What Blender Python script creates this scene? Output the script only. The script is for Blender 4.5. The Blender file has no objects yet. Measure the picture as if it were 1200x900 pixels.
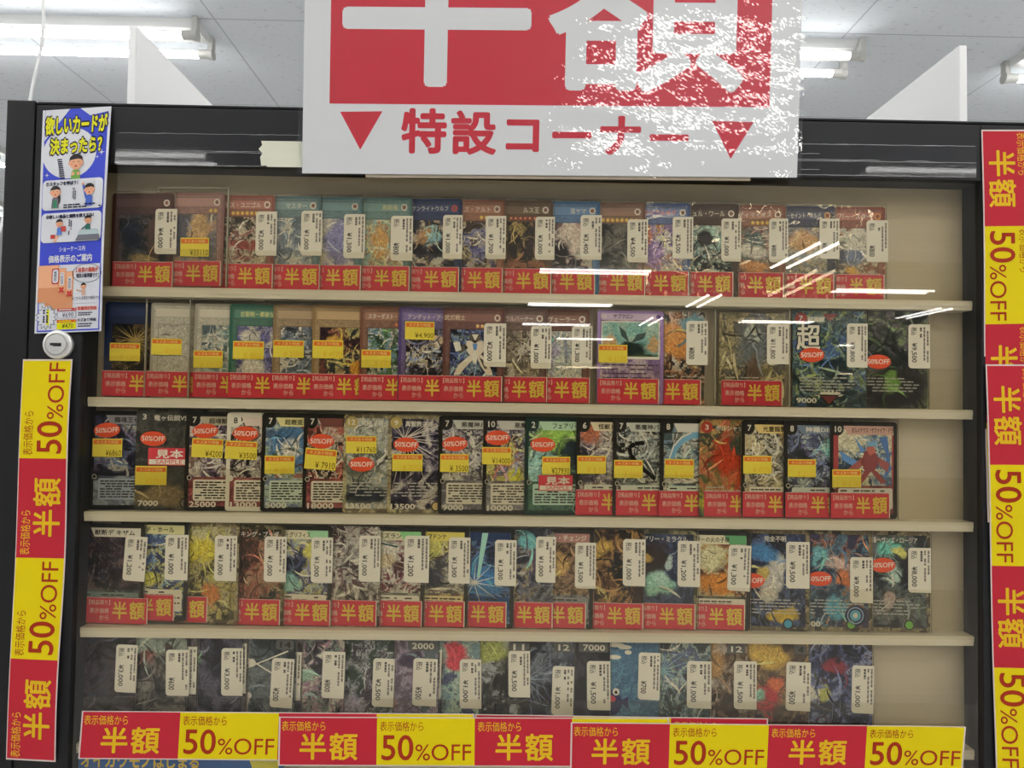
import bpy, bmesh, math, random
import numpy as np
from mathutils import Vector, Matrix

# ------------------------------------------------------------------ camera, world, exposure
FPX, CAMY, CAMZ = 867.0, -0.645, 1.45
YAW, PITCH, ROLL = math.radians(0.9), math.radians(1.8), math.radians(0.85)
scn = bpy.context.scene
COL = scn.collection
cam = bpy.data.objects.new('camera', bpy.data.cameras.new('camera'))
COL.objects.link(cam)
cam.data.sensor_width = 36.0
cam.data.lens = FPX / 1200.0 * 36.0
cam.data.clip_start = 0.02
CAMP = Vector((0.0, CAMY, CAMZ))
CAMR = (Matrix.Rotation(-YAW, 3, 'Z') @ Matrix.Rotation(math.radians(90) + PITCH, 3, 'X') @ Matrix.Rotation(ROLL, 3, 'Z'))
cam.matrix_world = Matrix.Translation(CAMP) @ CAMR.to_4x4()
scn.camera = cam
scn.view_settings.view_transform = 'Standard'
scn.view_settings.look = 'None'
scn.view_settings.gamma = 1.0
scn.view_settings.use_curve_mapping = False
scn.view_settings.exposure = 0.0
TUBE = 19.5
wd = bpy.data.worlds.new('world'); scn.world = wd; wd.use_nodes = True
wd.node_tree.nodes['Background'].inputs[0].default_value = (0.8, 0.85, 0.9, 1)
wd.node_tree.nodes['Background'].inputs[1].default_value = 0.2
try:
    scn.cycles.transparent_max_bounces = 40
    scn.cycles.caustics_reflective = False
    scn.cycles.max_bounces = 10
except Exception:
    pass
CEIL = 2.95


def ray(px, py):
    return CAMR @ Vector(((px - 600.0) / FPX, -(py - 450.0) / FPX, -1.0))


def at(px, py, Y):
    d = ray(px, py)
    return CAMP + d * ((Y - CAMY) / d.y)


def on_ceiling(px, py, z):
    d = ray(px, py)
    return CAMP + d * ((z - CAMZ) / d.z)


def lin(h):
    h = h.lstrip('#')
    v = [int(h[i:i + 2], 16) / 255.0 for i in (0, 2, 4)]
    return np.array([x / 12.92 if x <= 0.04045 else ((x + 0.055) / 1.055) ** 2.4 for x in v])


def SO(h):      # colour of a print hanging in the open shop light
    return tuple(np.clip((lin(h) - 0.010) / np.array((0.88, 0.87, 0.84)), 0.003, 0.88))


def SI(h):      # colour of a print lying behind the glass of the case
    return tuple(np.clip((lin(h) * 1.15 - 0.012) / np.array((0.50, 0.46, 0.37)), 0.004, 0.88))


# ------------------------------------------------------------------ materials
def mat(name, col=(0.5, 0.5, 0.5), rough=0.5, metal=0.0, spec=0.5, coat=0.0):
    m = bpy.data.materials.new(name); m.use_nodes = True
    b = m.node_tree.nodes['Principled BSDF']
    b.inputs['Base Color'].default_value = (*col, 1)
    b.inputs['Roughness'].default_value = rough
    b.inputs['Metallic'].default_value = metal
    b.inputs['Specular IOR Level'].default_value = spec
    b.inputs['Coat Weight'].default_value = coat
    return m


def N(m, t, **kw):
    n = m.node_tree.nodes.new(t)
    for k, v in kw.items():
        if hasattr(n, k):
            setattr(n, k, v)
        else:
            n.inputs[k].default_value = v
    return n


def L(m, a, b):
    m.node_tree.links.new(a, b)


def bsdf(m):
    return m.node_tree.nodes['Principled BSDF']


def print_mat(name, rough, spec=0.4, art=False):
    m = mat(name, rough=rough, spec=spec)
    at_ = N(m, 'ShaderNodeAttribute', attribute_name='Col')
    if not art:
        L(m, at_.outputs['Color'], bsdf(m).inputs['Base Color'])
        return m
    tc = N(m, 'ShaderNodeTexCoord')
    oi = N(m, 'ShaderNodeObjectInfo')
    add = N(m, 'ShaderNodeVectorMath', operation='ADD')
    L(m, tc.outputs['Object'], add.inputs[0])
    sc = N(m, 'ShaderNodeVectorMath', operation='SCALE'); sc.inputs[0].default_value = (13.1, 7.7, 5.3)
    L(m, oi.outputs['Random'], sc.inputs['Scale']); L(m, sc.outputs[0], add.inputs[1])
    nz = N(m, 'ShaderNodeTexNoise', Scale=420.0, Detail=3.0, Roughness=0.6, Distortion=1.6)
    L(m, add.outputs[0], nz.inputs['Vector'])
    mr = N(m, 'ShaderNodeMapRange'); mr.inputs[1].default_value = 0.3; mr.inputs[2].default_value = 0.72
    mr.inputs[3].default_value = 0.62; mr.inputs[4].default_value = 1.4
    L(m, nz.outputs[0], mr.inputs[0])
    mul = N(m, 'ShaderNodeVectorMath', operation='SCALE')
    L(m, at_.outputs['Color'], mul.inputs[0]); L(m, mr.outputs[0], mul.inputs['Scale'])
    L(m, mul.outputs[0], bsdf(m).inputs['Base Color'])
    return m


def clear_mat(name, tint, refl=1.0, rough=0.0, bump=0.0, bscale=60.0, base=0.0):
    """clear sheet: light goes straight through, front faces mirror by Fresnel"""
    m = bpy.data.materials.new(name); m.use_nodes = True
    nt = m.node_tree; nt.nodes.clear()
    out = N(m, 'ShaderNodeOutputMaterial')
    tr = N(m, 'ShaderNodeBsdfTransparent'); tr.inputs[0].default_value = (*tint, 1)
    gl = N(m, 'ShaderNodeBsdfGlossy'); gl.inputs['Roughness'].default_value = rough
    gl.inputs[0].default_value = (1, 1, 1, 1)
    fr = N(m, 'ShaderNodeFresnel', IOR=1.5)
    ge = N(m, 'ShaderNodeNewGeometry')
    one = N(m, 'ShaderNodeMath', operation='SUBTRACT'); one.inputs[0].default_value = 1.0
    L(m, ge.outputs['Backfacing'], one.inputs[1])
    mu = N(m, 'ShaderNodeMath', operation='MULTIPLY'); L(m, fr.outputs[0], mu.inputs[0]); L(m, one.outputs[0], mu.inputs[1])
    m2 = N(m, 'ShaderNodeMath', operation='MULTIPLY', use_clamp=True); m2.inputs[1].default_value = refl; L(m, mu.outputs[0], m2.inputs[0])
    mx = N(m, 'ShaderNodeMixShader'); L(m, m2.outputs[0], mx.inputs[0]); L(m, tr.outputs[0], mx.inputs[1]); L(m, gl.outputs[0], mx.inputs[2])
    if bump:
        tc = N(m, 'ShaderNodeTexCoord')
        oi = N(m, 'ShaderNodeObjectInfo')
        add = N(m, 'ShaderNodeVectorMath', operation='ADD'); L(m, tc.outputs['Object'], add.inputs[0]); L(m, oi.outputs['Location'], add.inputs[1])
        nz = N(m, 'ShaderNodeTexNoise', Scale=bscale, Detail=2.0, Roughness=0.5, Distortion=0.8); L(m, add.outputs[0], nz.inputs['Vector'])
        bp = N(m, 'ShaderNodeBump', Strength=1.0, Distance=bump); L(m, nz.outputs[0], bp.inputs['Height'])
        L(m, bp.outputs[0], gl.inputs['Normal'])
    L(m, mx.outputs[0], out.inputs[0])
    return m


M = {}
M['paper'] = print_mat('printed_paper', 0.6, 0.15)
M['gloss'] = print_mat('printed_card_stock', 0.45, 0.1)
M['art'] = print_mat('printed_card_artwork', 0.45, 0.1, art=True)
M['black'] = mat('black_frame_metal', (0.009, 0.009, 0.0105), 0.5, spec=0.3)
M['black2'] = mat('black_case_shell', (0.008, 0.008, 0.0095), 0.55, spec=0.3)
M['glass'] = clear_mat('door_glass', (0.93, 0.90, 0.82), 1.2)
M['acrylic'] = clear_mat('clear_acrylic', (0.965, 0.955, 0.92), 0.9)
M['edge_glint'] = clear_mat('sleeve_edge_glint', (0.8, 0.8, 0.78), 2.5, 0.3)
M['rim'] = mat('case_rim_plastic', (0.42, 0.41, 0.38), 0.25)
M['acrylic_edge'] = mat('acrylic_ledge', (0.76, 0.735, 0.675), 0.3)
M['sleeve'] = clear_mat('clear_card_sleeve', (0.975, 0.97, 0.95), 0.55, 0.08)
M['wrinkled'] = clear_mat('wrinkled_card_sleeve', (0.97, 0.965, 0.94), 1.5, 0.02, bump=0.0065, bscale=17.0)
M['case'] = clear_mat('hard_card_case', (0.93, 0.92, 0.9), 1.3, 0.02)
M['tape'] = clear_mat('clear_tape', (0.95, 0.95, 0.96), 0.5, 0.03)
M['ridge'] = mat('tape_wrinkle', (0.3, 0.3, 0.31), 0.18, spec=0.8)
M['film'] = clear_mat('laminate_film', (0.97, 0.98, 0.985), 1.2, 0.02)
M['chrome'] = mat('lock_chrome', (0.8, 0.79, 0.77), 0.35, 0.65)
M['hole'] = mat('keyhole_black', (0.01, 0.01, 0.01), 0.5)
M['masking'] = mat('aged_tape_cream', (0.66, 0.66, 0.53), 0.5)
M['white_board'] = mat('white_board', (0.88, 0.88, 0.88), 0.5)
M['lamp_body'] = mat('lamp_body_white', (0.75, 0.76, 0.76), 0.4)
M['lamp_holder'] = mat('lampholder_grey', (0.55, 0.55, 0.53), 0.45)
M['cable'] = mat('white_cable', (0.72, 0.73, 0.74), 0.5)
t = bpy.data.materials.new('lit_tube'); t.use_nodes = True; t.node_tree.nodes.clear()
e_ = N(t, 'ShaderNodeEmission'); e_.inputs[0].default_value = (1.0, 0.985, 0.95, 1); e_.inputs[1].default_value = TUBE
L(t, e_.outputs[0], N(t, 'ShaderNodeOutputMaterial').inputs[0]); M['tube'] = t

# laminated print: printed colour under a rippled clear coat
M['laminated'] = print_mat('laminated_print', 0.4, 0.25)

# back panel: warm board with fine grain
m = mat('beige_back_panel', (0.6, 0.54, 0.44), 0.6); M['panel'] = m
tc = N(m, 'ShaderNodeTexCoord'); mp = N(m, 'ShaderNodeMapping'); mp.inputs['Scale'].default_value = (1.5, 1, 60); L(m, tc.outputs['Object'], mp.inputs[0])
nz = N(m, 'ShaderNodeTexNoise', Scale=4.0, Detail=3.0); L(m, mp.outputs[0], nz.inputs['Vector'])
cr = N(m, 'ShaderNodeValToRGB'); cr.color_ramp.elements[0].color = (0.60, 0.545, 0.465, 1); cr.color_ramp.elements[1].color = (0.68, 0.625, 0.54, 1)
L(m, nz.outputs[0], cr.inputs[0]); L(m, cr.outputs[0], bsdf(m).inputs['Base Color'])

# ceiling: square boards with dark flecks and thin joints
m = mat('ceiling_board', (0.7, 0.72, 0.74), 0.8); M['ceiling'] = m
tc = N(m, 'ShaderNodeTexCoord')
mp = N(m, 'ShaderNodeMapping'); mp.inputs['Scale'].default_value = (30, 75, 1); L(m, tc.outputs['Object'], mp.inputs[0])
nz = N(m, 'ShaderNodeTexNoise', Scale=1.0, Detail=1.5, Roughness=0.6); L(m, mp.outputs[0], nz.inputs['Vector'])
cr = N(m, 'ShaderNodeValToRGB'); cr.color_ramp.elements[0].position = 0.28; cr.color_ramp.elements[0].color = (0.60, 0.645, 0.71, 1)
cr.color_ramp.elements[1].position = 0.37; cr.color_ramp.elements[1].color = (0.80, 0.85, 0.91, 1); L(m, nz.outputs[0], cr.inputs[0])
mp2 = N(m, 'ShaderNodeMapping'); mp2.inputs['Location'].default_value = (0.31, 0.27, 0); L(m, tc.outputs['Object'], mp2.inputs[0])
br = N(m, 'ShaderNodeTexBrick', offset=0.0, squash=1.0)
for k, v in (('Scale', 1.0), ('Mortar Size', 0.0035), ('Brick Width', 0.83), ('Row Height', 0.83), ('Mortar Smooth', 0.2)):
    br.inputs[k].default_value = v
br.inputs['Mortar'].default_value = (0.5, 0.54, 0.6, 1)
L(m, mp2.outputs[0], br.inputs['Vector']); L(m, cr.outputs[0], br.inputs['Color1']); L(m, cr.outputs[0], br.inputs['Color2'])
L(m, br.outputs['Color'], bsdf(m).inputs['Base Color'])

m = mat('shop_wall_paint', (0.8, 0.8, 0.78), 0.7); M['wall'] = m
nz = N(m, 'ShaderNodeTexNoise', Scale=30.0); bp = N(m, 'ShaderNodeBump', Strength=0.1, Distance=0.002); L(m, nz.outputs[0], bp.inputs['Height']); L(m, bp.outputs[0], bsdf(m).inputs['Normal'])
m = mat('vinyl_floor', (0.5, 0.47, 0.42), 0.35); M['floor'] = m
br = N(m, 'ShaderNodeTexBrick', offset=0.0)
for k, v in (('Scale', 1.0), ('Mortar Size', 0.002), ('Brick Width', 0.45), ('Row Height', 0.45)):
    br.inputs[k].default_value = v
br.inputs['Color1'].default_value = (0.74, 0.72, 0.69, 1); br.inputs['Color2'].default_value = (0.71, 0.69, 0.66, 1); br.inputs['Mortar'].default_value = (0.3, 0.28, 0.25, 1)
tc = N(m, 'ShaderNodeTexCoord'); L(m, tc.outputs['Object'], br.inputs['Vector']); L(m, br.outputs['Color'], bsdf(m).inputs['Base Color'])


# ------------------------------------------------------------------ mesh builder
class MB:
    def __init__(self):
        self.v, self.f, self.c, self.m = [], [], [], []

    def face(self, pts, col=(1, 1, 1), mi=0):
        n = len(self.v); self.v.extend(pts); self.f.append(tuple(range(n, n + len(pts)))); self.c.append(col); self.m.append(mi)

    def mesh(self, pts, faces, col=(1, 1, 1), mi=0):
        n = len(self.v); self.v.extend(pts)
        for f in faces:
            self.f.append(tuple(i + n for i in f)); self.c.append(col); self.m.append(mi)

    def box(self, a, b, col=(1, 1, 1), mi=0, M4=None):
        p = [Vector((x, y, z)) for x in (a[0], b[0]) for y in (a[1], b[1]) for z in (a[2], b[2])]
        if M4 is not None:
            p = [M4 @ q for q in p]
        self.mesh(p, [(0, 1, 3, 2), (4, 6, 7, 5), (0, 4, 5, 1), (2, 3, 7, 6), (0, 2, 6, 4), (1, 5, 7, 3)], col, mi)

    def prism(self, prof, ya, yb, col=(1, 1, 1), mi=0):
        """outline in x,z extruded along y"""
        n = len(prof)
        p = [Vector((x, ya, z)) for x, z in prof] + [Vector((x, yb, z)) for x, z in prof]
        self.mesh(p, [tuple(range(n)), tuple(range(2 * n - 1, n - 1, -1))] + [(i, i + n, (i + 1) % n + n, (i + 1) % n) for i in range(n)], col, mi)

    def lathe(self, prof, axis='y', n=32, col=(1, 1, 1), mi=0, c=(0, 0, 0)):
        pts = []
        for r, h in prof:
            for k in range(n):
                a = 2 * math.pi * k / n
                q = {'y': (r * math.cos(a), h, r * math.sin(a)), 'x': (h, r * math.cos(a), r * math.sin(a)), 'z': (r * math.cos(a), r * math.sin(a), h)}[axis]
                pts.append(Vector(q) + Vector(c))
        fs = []
        for j in range(len(prof) - 1):
            for k in range(n):
                fs.append((j * n + k, j * n + (k + 1) % n, (j + 1) * n + (k + 1) % n, (j + 1) * n + k))
        fs.append(tuple(range(n))); fs.append(tuple(range((len(prof) - 1) * n, len(prof) * n)))
        self.mesh(pts, fs, col, mi)

    def tube(self, pts, r, n=8, col=(1, 1, 1), mi=0):
        rings = []
        for i, p in enumerate(pts):
            d = (pts[min(i + 1, len(pts) - 1)] - pts[max(i - 1, 0)]).normalized()
            u = d.cross(Vector((0, 0, 1)) if abs(d.z) < 0.9 else Vector((1, 0, 0))).normalized(); w = d.cross(u)
            rings.append([p + (u * math.cos(2 * math.pi * k / n) + w * math.sin(2 * math.pi * k / n)) * r for k in range(n)])
        self.mesh([q for g in rings for q in g], [(j * n + k, j * n + (k + 1) % n, (j + 1) * n + (k + 1) % n, (j + 1) * n + k) for j in range(len(pts) - 1) for k in range(n)] + [tuple(range(n)), tuple(range((len(pts) - 1) * n, len(pts) * n))], col, mi)

    def build(self, name, mats, parent=None, loc=(0, 0, 0), rot=None, fix=False, smooth=False):
        me = bpy.data.meshes.new(name)
        me.from_pydata([tuple(q) for q in self.v], [], self.f)
        for mm in mats:
            me.materials.append(mm)
        me.polygons.foreach_set('material_index', self.m)
        ca = me.color_attributes.new('Col', 'FLOAT_COLOR', 'CORNER')
        cols = np.ones((len(me.loops), 4), dtype=np.float32)
        cnt = np.array([len(f) for f in self.f]); fc = np.array(self.c, dtype=np.float32).reshape(-1, 3)
        cols[:, :3] = np.repeat(fc, cnt, axis=0)
        ca.data.foreach_set('color', cols.ravel())
        if smooth:
            me.polygons.foreach_set('use_smooth', [True] * len(me.polygons))
        if fix:
            bm = bmesh.new(); bm.from_mesh(me); bmesh.ops.recalc_face_normals(bm, faces=bm.faces); bm.to_mesh(me); bm.free()
        me.update()
        o = bpy.data.objects.new(name, me); COL.objects.link(o)
        o.location = loc
        if rot:
            o.rotation_euler = rot
        if parent:
            o.parent = parent
        return o


def tag(o, label=None, cat=None, group=None, kind=None):
    for k, v in (('label', label), ('category', cat), ('group', group), ('kind', kind)):
        if v:
            o[k] = v
    return o


def empty(name, loc, rot=(0, 0, 0)):
    o = bpy.data.objects.new(name, None); COL.objects.link(o); o.location = loc; o.rotation_euler = rot; o.empty_display_size = 0.02
    return o


# ------------------------------------------------------------------ lettering
_tx = {}


def text_geo(s, bold=0.0, res=2):
    """flat lettering scaled to a unit box; bold = stroke growth in em, made from shifted overlapping copies"""
    key = (s, bold, res)
    if key not in _tx:
        cu = bpy.data.curves.new('lettering', 'FONT'); cu.body = s; cu.resolution_u = res; cu.fill_mode = 'FRONT'
        o = bpy.data.objects.new('lettering', cu); COL.objects.link(o)
        dg = bpy.context.evaluated_depsgraph_get()
        me = bpy.data.meshes.new_from_object(o.evaluated_get(dg))
        P = np.array([(v.co.x, v.co.y) for v in me.vertices]) if len(me.vertices) else np.zeros((1, 2))
        F = [tuple(p.vertices) for p in me.polygons]
        bpy.data.objects.remove(o); bpy.data.curves.remove(cu); bpy.data.meshes.remove(me)
        if bold >= 0.012:
            n = len(P); nk = 8 if bold > 0.016 else 4
            sh_ = [(bold * math.cos(6.2832 * k / nk), bold * math.sin(6.2832 * k / nk)) for k in range(nk)]
            F = [tuple(i + n * k for i in f) for k in range(nk + 1) for f in F]
            P = np.concatenate([P] + [P + np.array(d) for d in sh_])
        mn, mx = P.min(0), P.max(0)
        _tx[key] = ((P - mn) / np.maximum(mx - mn, 1e-6), F, (mx - mn))
    return _tx[key]


class Sheet:
    """a printed sheet: u to the right, v down over four corners (x,z); front faces -y"""

    def __init__(self, tl, tr, bl, br, y=0.0, bow=None, step=0.00006):
        self.q = [np.array(p, dtype=float) for p in (tl, tr, bl, br)]
        self.y, self.bow, self.step = y, bow, step
        self.mb = MB()

    def P(self, u, v, layer=0):
        tl, tr, bl, br = self.q
        p = (tl * (1 - u) + tr * u) * (1 - v) + (bl * (1 - u) + br * u) * v
        y = self.y - layer * self.step + (self.bow(u, v) if self.bow else 0.0)
        dx = 0.0
        return Vector((p[0] + dx, y, p[1]))

    def base(self, col, nu=1, nv=1, thick=0.0002, mi=0):
        for j in range(nv):
            for i in range(nu):
                self.mb.face([self.P(u, v) for u, v in ((i / nu, j / nv), (i / nu, (j + 1) / nv), ((i + 1) / nu, (j + 1) / nv), ((i + 1) / nu, j / nv))], col, mi)
                self.mb.face([self.P(u, v) + Vector((0, thick, 0)) for u, v in ((i / nu, j / nv), ((i + 1) / nu, j / nv), ((i + 1) / nu, (j + 1) / nv), (i / nu, (j + 1) / nv))], col, mi)
        rim = [(i / nu, 0) for i in range(nu)] + [(1, j / nv) for j in range(nv)] + [(1 - i / nu, 1) for i in range(nu)] + [(0, 1 - j / nv) for j in range(nv)]
        for k in range(len(rim)):
            a, b_ = self.P(*rim[k]), self.P(*rim[(k + 1) % len(rim)])
            self.mb.face([a, b_, b_ + Vector((0, thick, 0)), a + Vector((0, thick, 0))], col, mi)

    def rect(self, u0, v0, u1, v1, col, layer=1, mi=0, nu=1, nv=1):
        for j in range(nv):
            for i in range(nu):
                a, b_ = u0 + (u1 - u0) * i / nu, u0 + (u1 - u0) * (i + 1) / nu
                c, d = v0 + (v1 - v0) * j / nv, v0 + (v1 - v0) * (j + 1) / nv
                self.mb.face([self.P(a, c, layer), self.P(a, d, layer), self.P(b_, d, layer), self.P(b_, c, layer)], col, mi)

    def poly(self, pts, col, layer=1, mi=0):
        self.mb.face([self.P(u, v, layer) for u, v in pts], col, mi)

    def ell(self, u, v, ru, rv, col, layer=1, mi=0, n=20, a0=0.0, a1=2 * math.pi):
        self.poly([(u + ru * math.cos(a0 + (a1 - a0) * k / n), v + rv * math.sin(a0 + (a1 - a0) * k / n)) for k in range(n)], col, layer, mi)

    def ring(self, u, v, ru, rv, w, col, layer=1, mi=0, n=22):
        for k in range(n):
            a, b_ = 2 * math.pi * k / n, 2 * math.pi * (k + 1) / n
            self.poly([(u + ru * math.cos(a), v + rv * math.sin(a)), (u + ru * math.cos(b_), v + rv * math.sin(b_)), (u + ru * (1 - w) * math.cos(b_), v + rv * (1 - w) * math.sin(b_)), (u + ru * (1 - w) * math.cos(a), v + rv * (1 - w) * math.sin(a))], col, layer, mi)

    def rrect(self, u0, v0, u1, v1, ru, rv, col, layer=1, mi=0):
        pts = []
        for cu, cv, a in ((u1 - ru, v1 - rv, 0), (u0 + ru, v1 - rv, 90), (u0 + ru, v0 + rv, 180), (u1 - ru, v0 + rv, 270)):
            for k in range(5):
                t_ = math.radians(a + 22.5 * k); pts.append((cu + ru * math.cos(t_), cv + rv * math.sin(t_)))
        self.poly(pts, col, layer, mi)

    def line(self, pts, w, col, layer=1, mi=0, asp=1.0):
        for (a, b_), (c, d) in zip(pts[:-1], pts[1:]):
            du, dv = c - a, (d - b_) * asp
            l_ = math.hypot(du, dv) or 1
            nu, nv = -dv / l_ * w / 2, du / l_ * w / 2 / asp
            self.poly([(a + nu, b_ + nv), (c + nu, d + nv), (c - nu, d - nv), (a - nu, b_ - nv)], col, layer, mi)

    def text(self, s, u0, v0, u1, v1, col, layer=2, bold=0.0, rot=0, mi=0, res=2, clip=None):
        """stretch the lettering over the rectangle; rot=90: reads downwards"""
        P, F, _ = text_geo(s, bold, res)
        pts = []
        n1 = len(P) // (9 if bold > 0.016 else 5) if bold >= 0.012 else len(P)
        for i_, (x, y) in enumerate(P):
            if rot == 90:
                u, v = u0 + (u1 - u0) * y, v0 + (v1 - v0) * x
            else:
                u, v = u0 + (u1 - u0) * x, v1 - (v1 - v0) * y
            if clip:
                u = min(max(u, clip[0]), clip[1]); v = min(max(v, clip[2]), clip[3])
            pts.append(self.P(u, v, layer + 0.1 * (i_ // max(n1, 1))))
        self.mb.mesh(pts, F, col, mi)

    def dashes(self, u0, v0, u1, v1, rows, col, rnd, layer=2, vertical=False, fill=0.55, mi=0, n=9):
        """rows of print too small to read"""
        for r in range(rows):
            t0, t1 = (r + 0.5 - fill / 2) / rows, (r + 0.5 + fill / 2) / rows
            s = 0.0; end = rnd.uniform(0.72, 1.0)
            while s < end:
                w = rnd.uniform(0.5, 1.6) / n
                if rnd.random() < 0.86:
                    a, b_ = s, min(s + w * 0.82, 1)
                    if vertical:
                        self.rect(u0 + (u1 - u0) * t0, v0 + (v1 - v0) * a, u0 + (u1 - u0) * t1, v0 + (v1 - v0) * b_, col, layer, mi)
                    else:
                        self.rect(u0 + (u1 - u0) * a, v0 + (v1 - v0) * t0, u0 + (u1 - u0) * b_, v0 + (v1 - v0) * t1, col, layer, mi)
                s += w


# ------------------------------------------------------------------ the shop
def room():
    x0, x1, y0, y1 = -7.5, 7.5, -23.0, 9.0
    def slab(name, a, b, m_):
        q = MB(); q.box(a, b); tag(q.build(name, [m_], fix=True), kind='structure')
    slab('floor', (x0, y0, -0.1), (x1, y1, 0), M['floor'])
    slab('ceiling', (x0, y0, CEIL), (x1, y1, CEIL + 0.1), M['ceiling'])
    slab('wall_left', (x0 - 0.1, y0, 0), (x0, y1, CEIL), M['wall'])
    slab('wall_right', (x1, y0, 0), (x1 + 0.1, y1, CEIL), M['wall'])
    slab('wall_front', (x0, y1, 0), (x1, y1 + 0.1, CEIL), M['wall'])
    slab('wall_back', (x0, y0 - 0.1, 0), (x1, y0, CEIL), M['wall'])


room()

# ceiling lights: body, two tubes, four lampholders
LEN = 1.25


def make_light():
    r = empty('ceiling_light', (0, 0, CEIL))
    q = MB(); h = LEN / 2
    pr = [(-0.075, 0), (-0.06, -0.03), (-0.02, -0.036), (0.02, -0.036), (0.06, -0.03), (0.075, 0)]
    n = len(pr)
    pts = [Vector((-h, y, z)) for y, z in pr] + [Vector((h, y, z)) for y, z in pr]
    q.mesh(pts, [tuple(range(n)), tuple(range(2 * n - 1, n - 1, -1))] + [(i, i + n, (i + 1) % n + n, (i + 1) % n) for i in range(n)])
    q.build('body', [M['lamp_body']], r, fix=True)
    for y in (-0.078, 0.078):
        q = MB(); q.lathe([(0.0155, -h + 0.045), (0.0165, -h + 0.05), (0.0165, h - 0.05), (0.0155, h - 0.045)], 'x', 16, c=(0, y, -0.07))
        for i, f in enumerate(q.f):        # the back of an LED tube is plain aluminium
            if sum((q.v[k].z + 0.07) for k in f) / len(f) > 0.006:
                q.m[i] = 1
        q.build('tube', [M['tube'], M['lamp_body']], r, fix=True)
        for s in (-1, 1):
            q = MB()
            q.lathe([(0.008, s * (h - 0.05)), (0.0175, s * (h - 0.047)), (0.019, s * (h - 0.01)), (0.021, s * (h - 0.008)), (0.024, s * (h + 0.012)), (0.012, s * (h + 0.014))], 'x', 14, c=(0, y, -0.07))
            q.box((s * (h - 0.008), y - 0.016, -0.07), (s * (h + 0.012), y + 0.016, -0.002))
            q.build('lampholder', [M['lamp_holder']], r, fix=True)
    return r


LIGHT0 = [None]


def light(x, y, rot, label, group=None):
    if LIGHT0[0] is None:
        r = LIGHT0[0] = make_light()
    else:
        r = LIGHT0[0].copy(); COL.objects.link(r)
        for ch in LIGHT0[0].children:
            c = ch.copy(); COL.objects.link(c); c.parent = r
    r.location = (x, y, CEIL); r.rotation_euler = (0, 0, rot)
    for k in ('label', 'group'):
        if k in r:
            del r[k]
    tag(r, label, 'ceiling light', group)


ZT = CEIL - 0.07
p = on_ceiling(238, 53, ZT); light(p.x - LEN / 2, p.y, 0, 'white twin-tube ceiling light above the poster and hanging cable, partly behind the white panel', 'lit ceiling lights')
p = on_ceiling(998, 76, ZT); light(p.x - LEN / 2, p.y, 0, 'white twin-tube ceiling light whose socket end sticks out beside the red sale sign', 'lit ceiling lights')
p = on_ceiling(1194, 82, ZT); light(p.x + LEN / 2, p.y, 0, 'ceiling light showing only its tip at the edge of the photo, beyond the triangular panel', 'lit ceiling lights')
p = on_ceiling(6, 188, ZT); light(p.x - LEN / 2, p.y, 0, 'distant lit ceiling light peeking out beside the case post, upper one', 'lit ceiling lights')
p = on_ceiling(3, 248, ZT); light(p.x - LEN / 2, p.y, 0, 'distant lit ceiling light peeking out beside the case post, lower one', 'lit ceiling lights')
GLY = 0.004
REFL = [  # px,py of the ends seen mirrored in the door glass; direction of the tubes
    (630, 318, 764, 318, 0, 'mirrored in the glass over the purple-and-grey cards of the top row'),
    (620, 357, 715, 357, 0, 'mirrored just under the top row strips, above the robot card'),
    (613, 380, 690, 380, 0, 'mirrored across the third row of glare, by the ¥1,300 tag'),
    (910, 315, 979, 281, 1, 'mirrored as a slanting bright pair near the end of the top row'),
    (968, 341, 1098, 341, 0, 'mirrored flat across the last half-price strip of the top row'),
    (863, 377, 955, 377, 0, 'mirrored across the khaki card in the hard case'),
    (810, 359, 841, 345, 1, 'mirrored as a short slanting pair between the two upper rows'),
    (1057, 375, 1112, 358, 1, 'mirrored as a slanting bar over the last card of the second row'),
    (975, 405, 1050, 405, 0, 'mirrored across the ¥9,800 tag'),
    (752, 380, 775, 373, 1, 'mirrored as a tiny slanting pair on the purple card'),
    (1000, 418, 1098, 418, 0, 'mirrored as a thin low line across the last tags'),
    (640, 397, 730, 397, 0, 'mirrored as a thin line across the sky-figure card'),
]
for i, (ax, ay, bx, by, d_, lb) in enumerate(REFL):
    def mirror(px, py):
        q = on_ceiling(px, py, ZT); q.y = 2 * GLY - q.y; return q
    a_, b_ = mirror(ax, ay), mirror(bx, by)
    if d_ == 0:
        a_ = mirror((ax + bx) / 2, (ay + by) / 2 + 0); light(a_.x, max(a_.y, -22), 0, 'twin-tube ceiling light ' + lb, 'lights mirrored in the glass')
    else:
        c_ = (a_ + b_) / 2; light(c_.x, c_.y, math.pi / 2, 'twin-tube ceiling light ' + lb, 'lights mirrored in the glass')
for x, y, lb in ((0.9, -3.0, 'glaring low on the wrinkled sign film'), (0.95, -2.25, 'glaring high on the wrinkled sign film')):
    light(x, y, 0, 'twin-tube ceiling light ' + lb, 'lights glaring on the sign')
for y in (1.2, -0.2, -1.4, -2.6, -3.7):  # unseen fixtures added to raise the ambient light of the shop
    for x in (-5.4, -3.8, -2.3, 2.7, 4.2, 5.8) + ((-0.8, 0.8) if y > -2 else ()):
        light(x, y, 0, 'added unseen twin-tube ceiling light over the shop aisle, for ambient light', 'added aisle ceiling lights')

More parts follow.
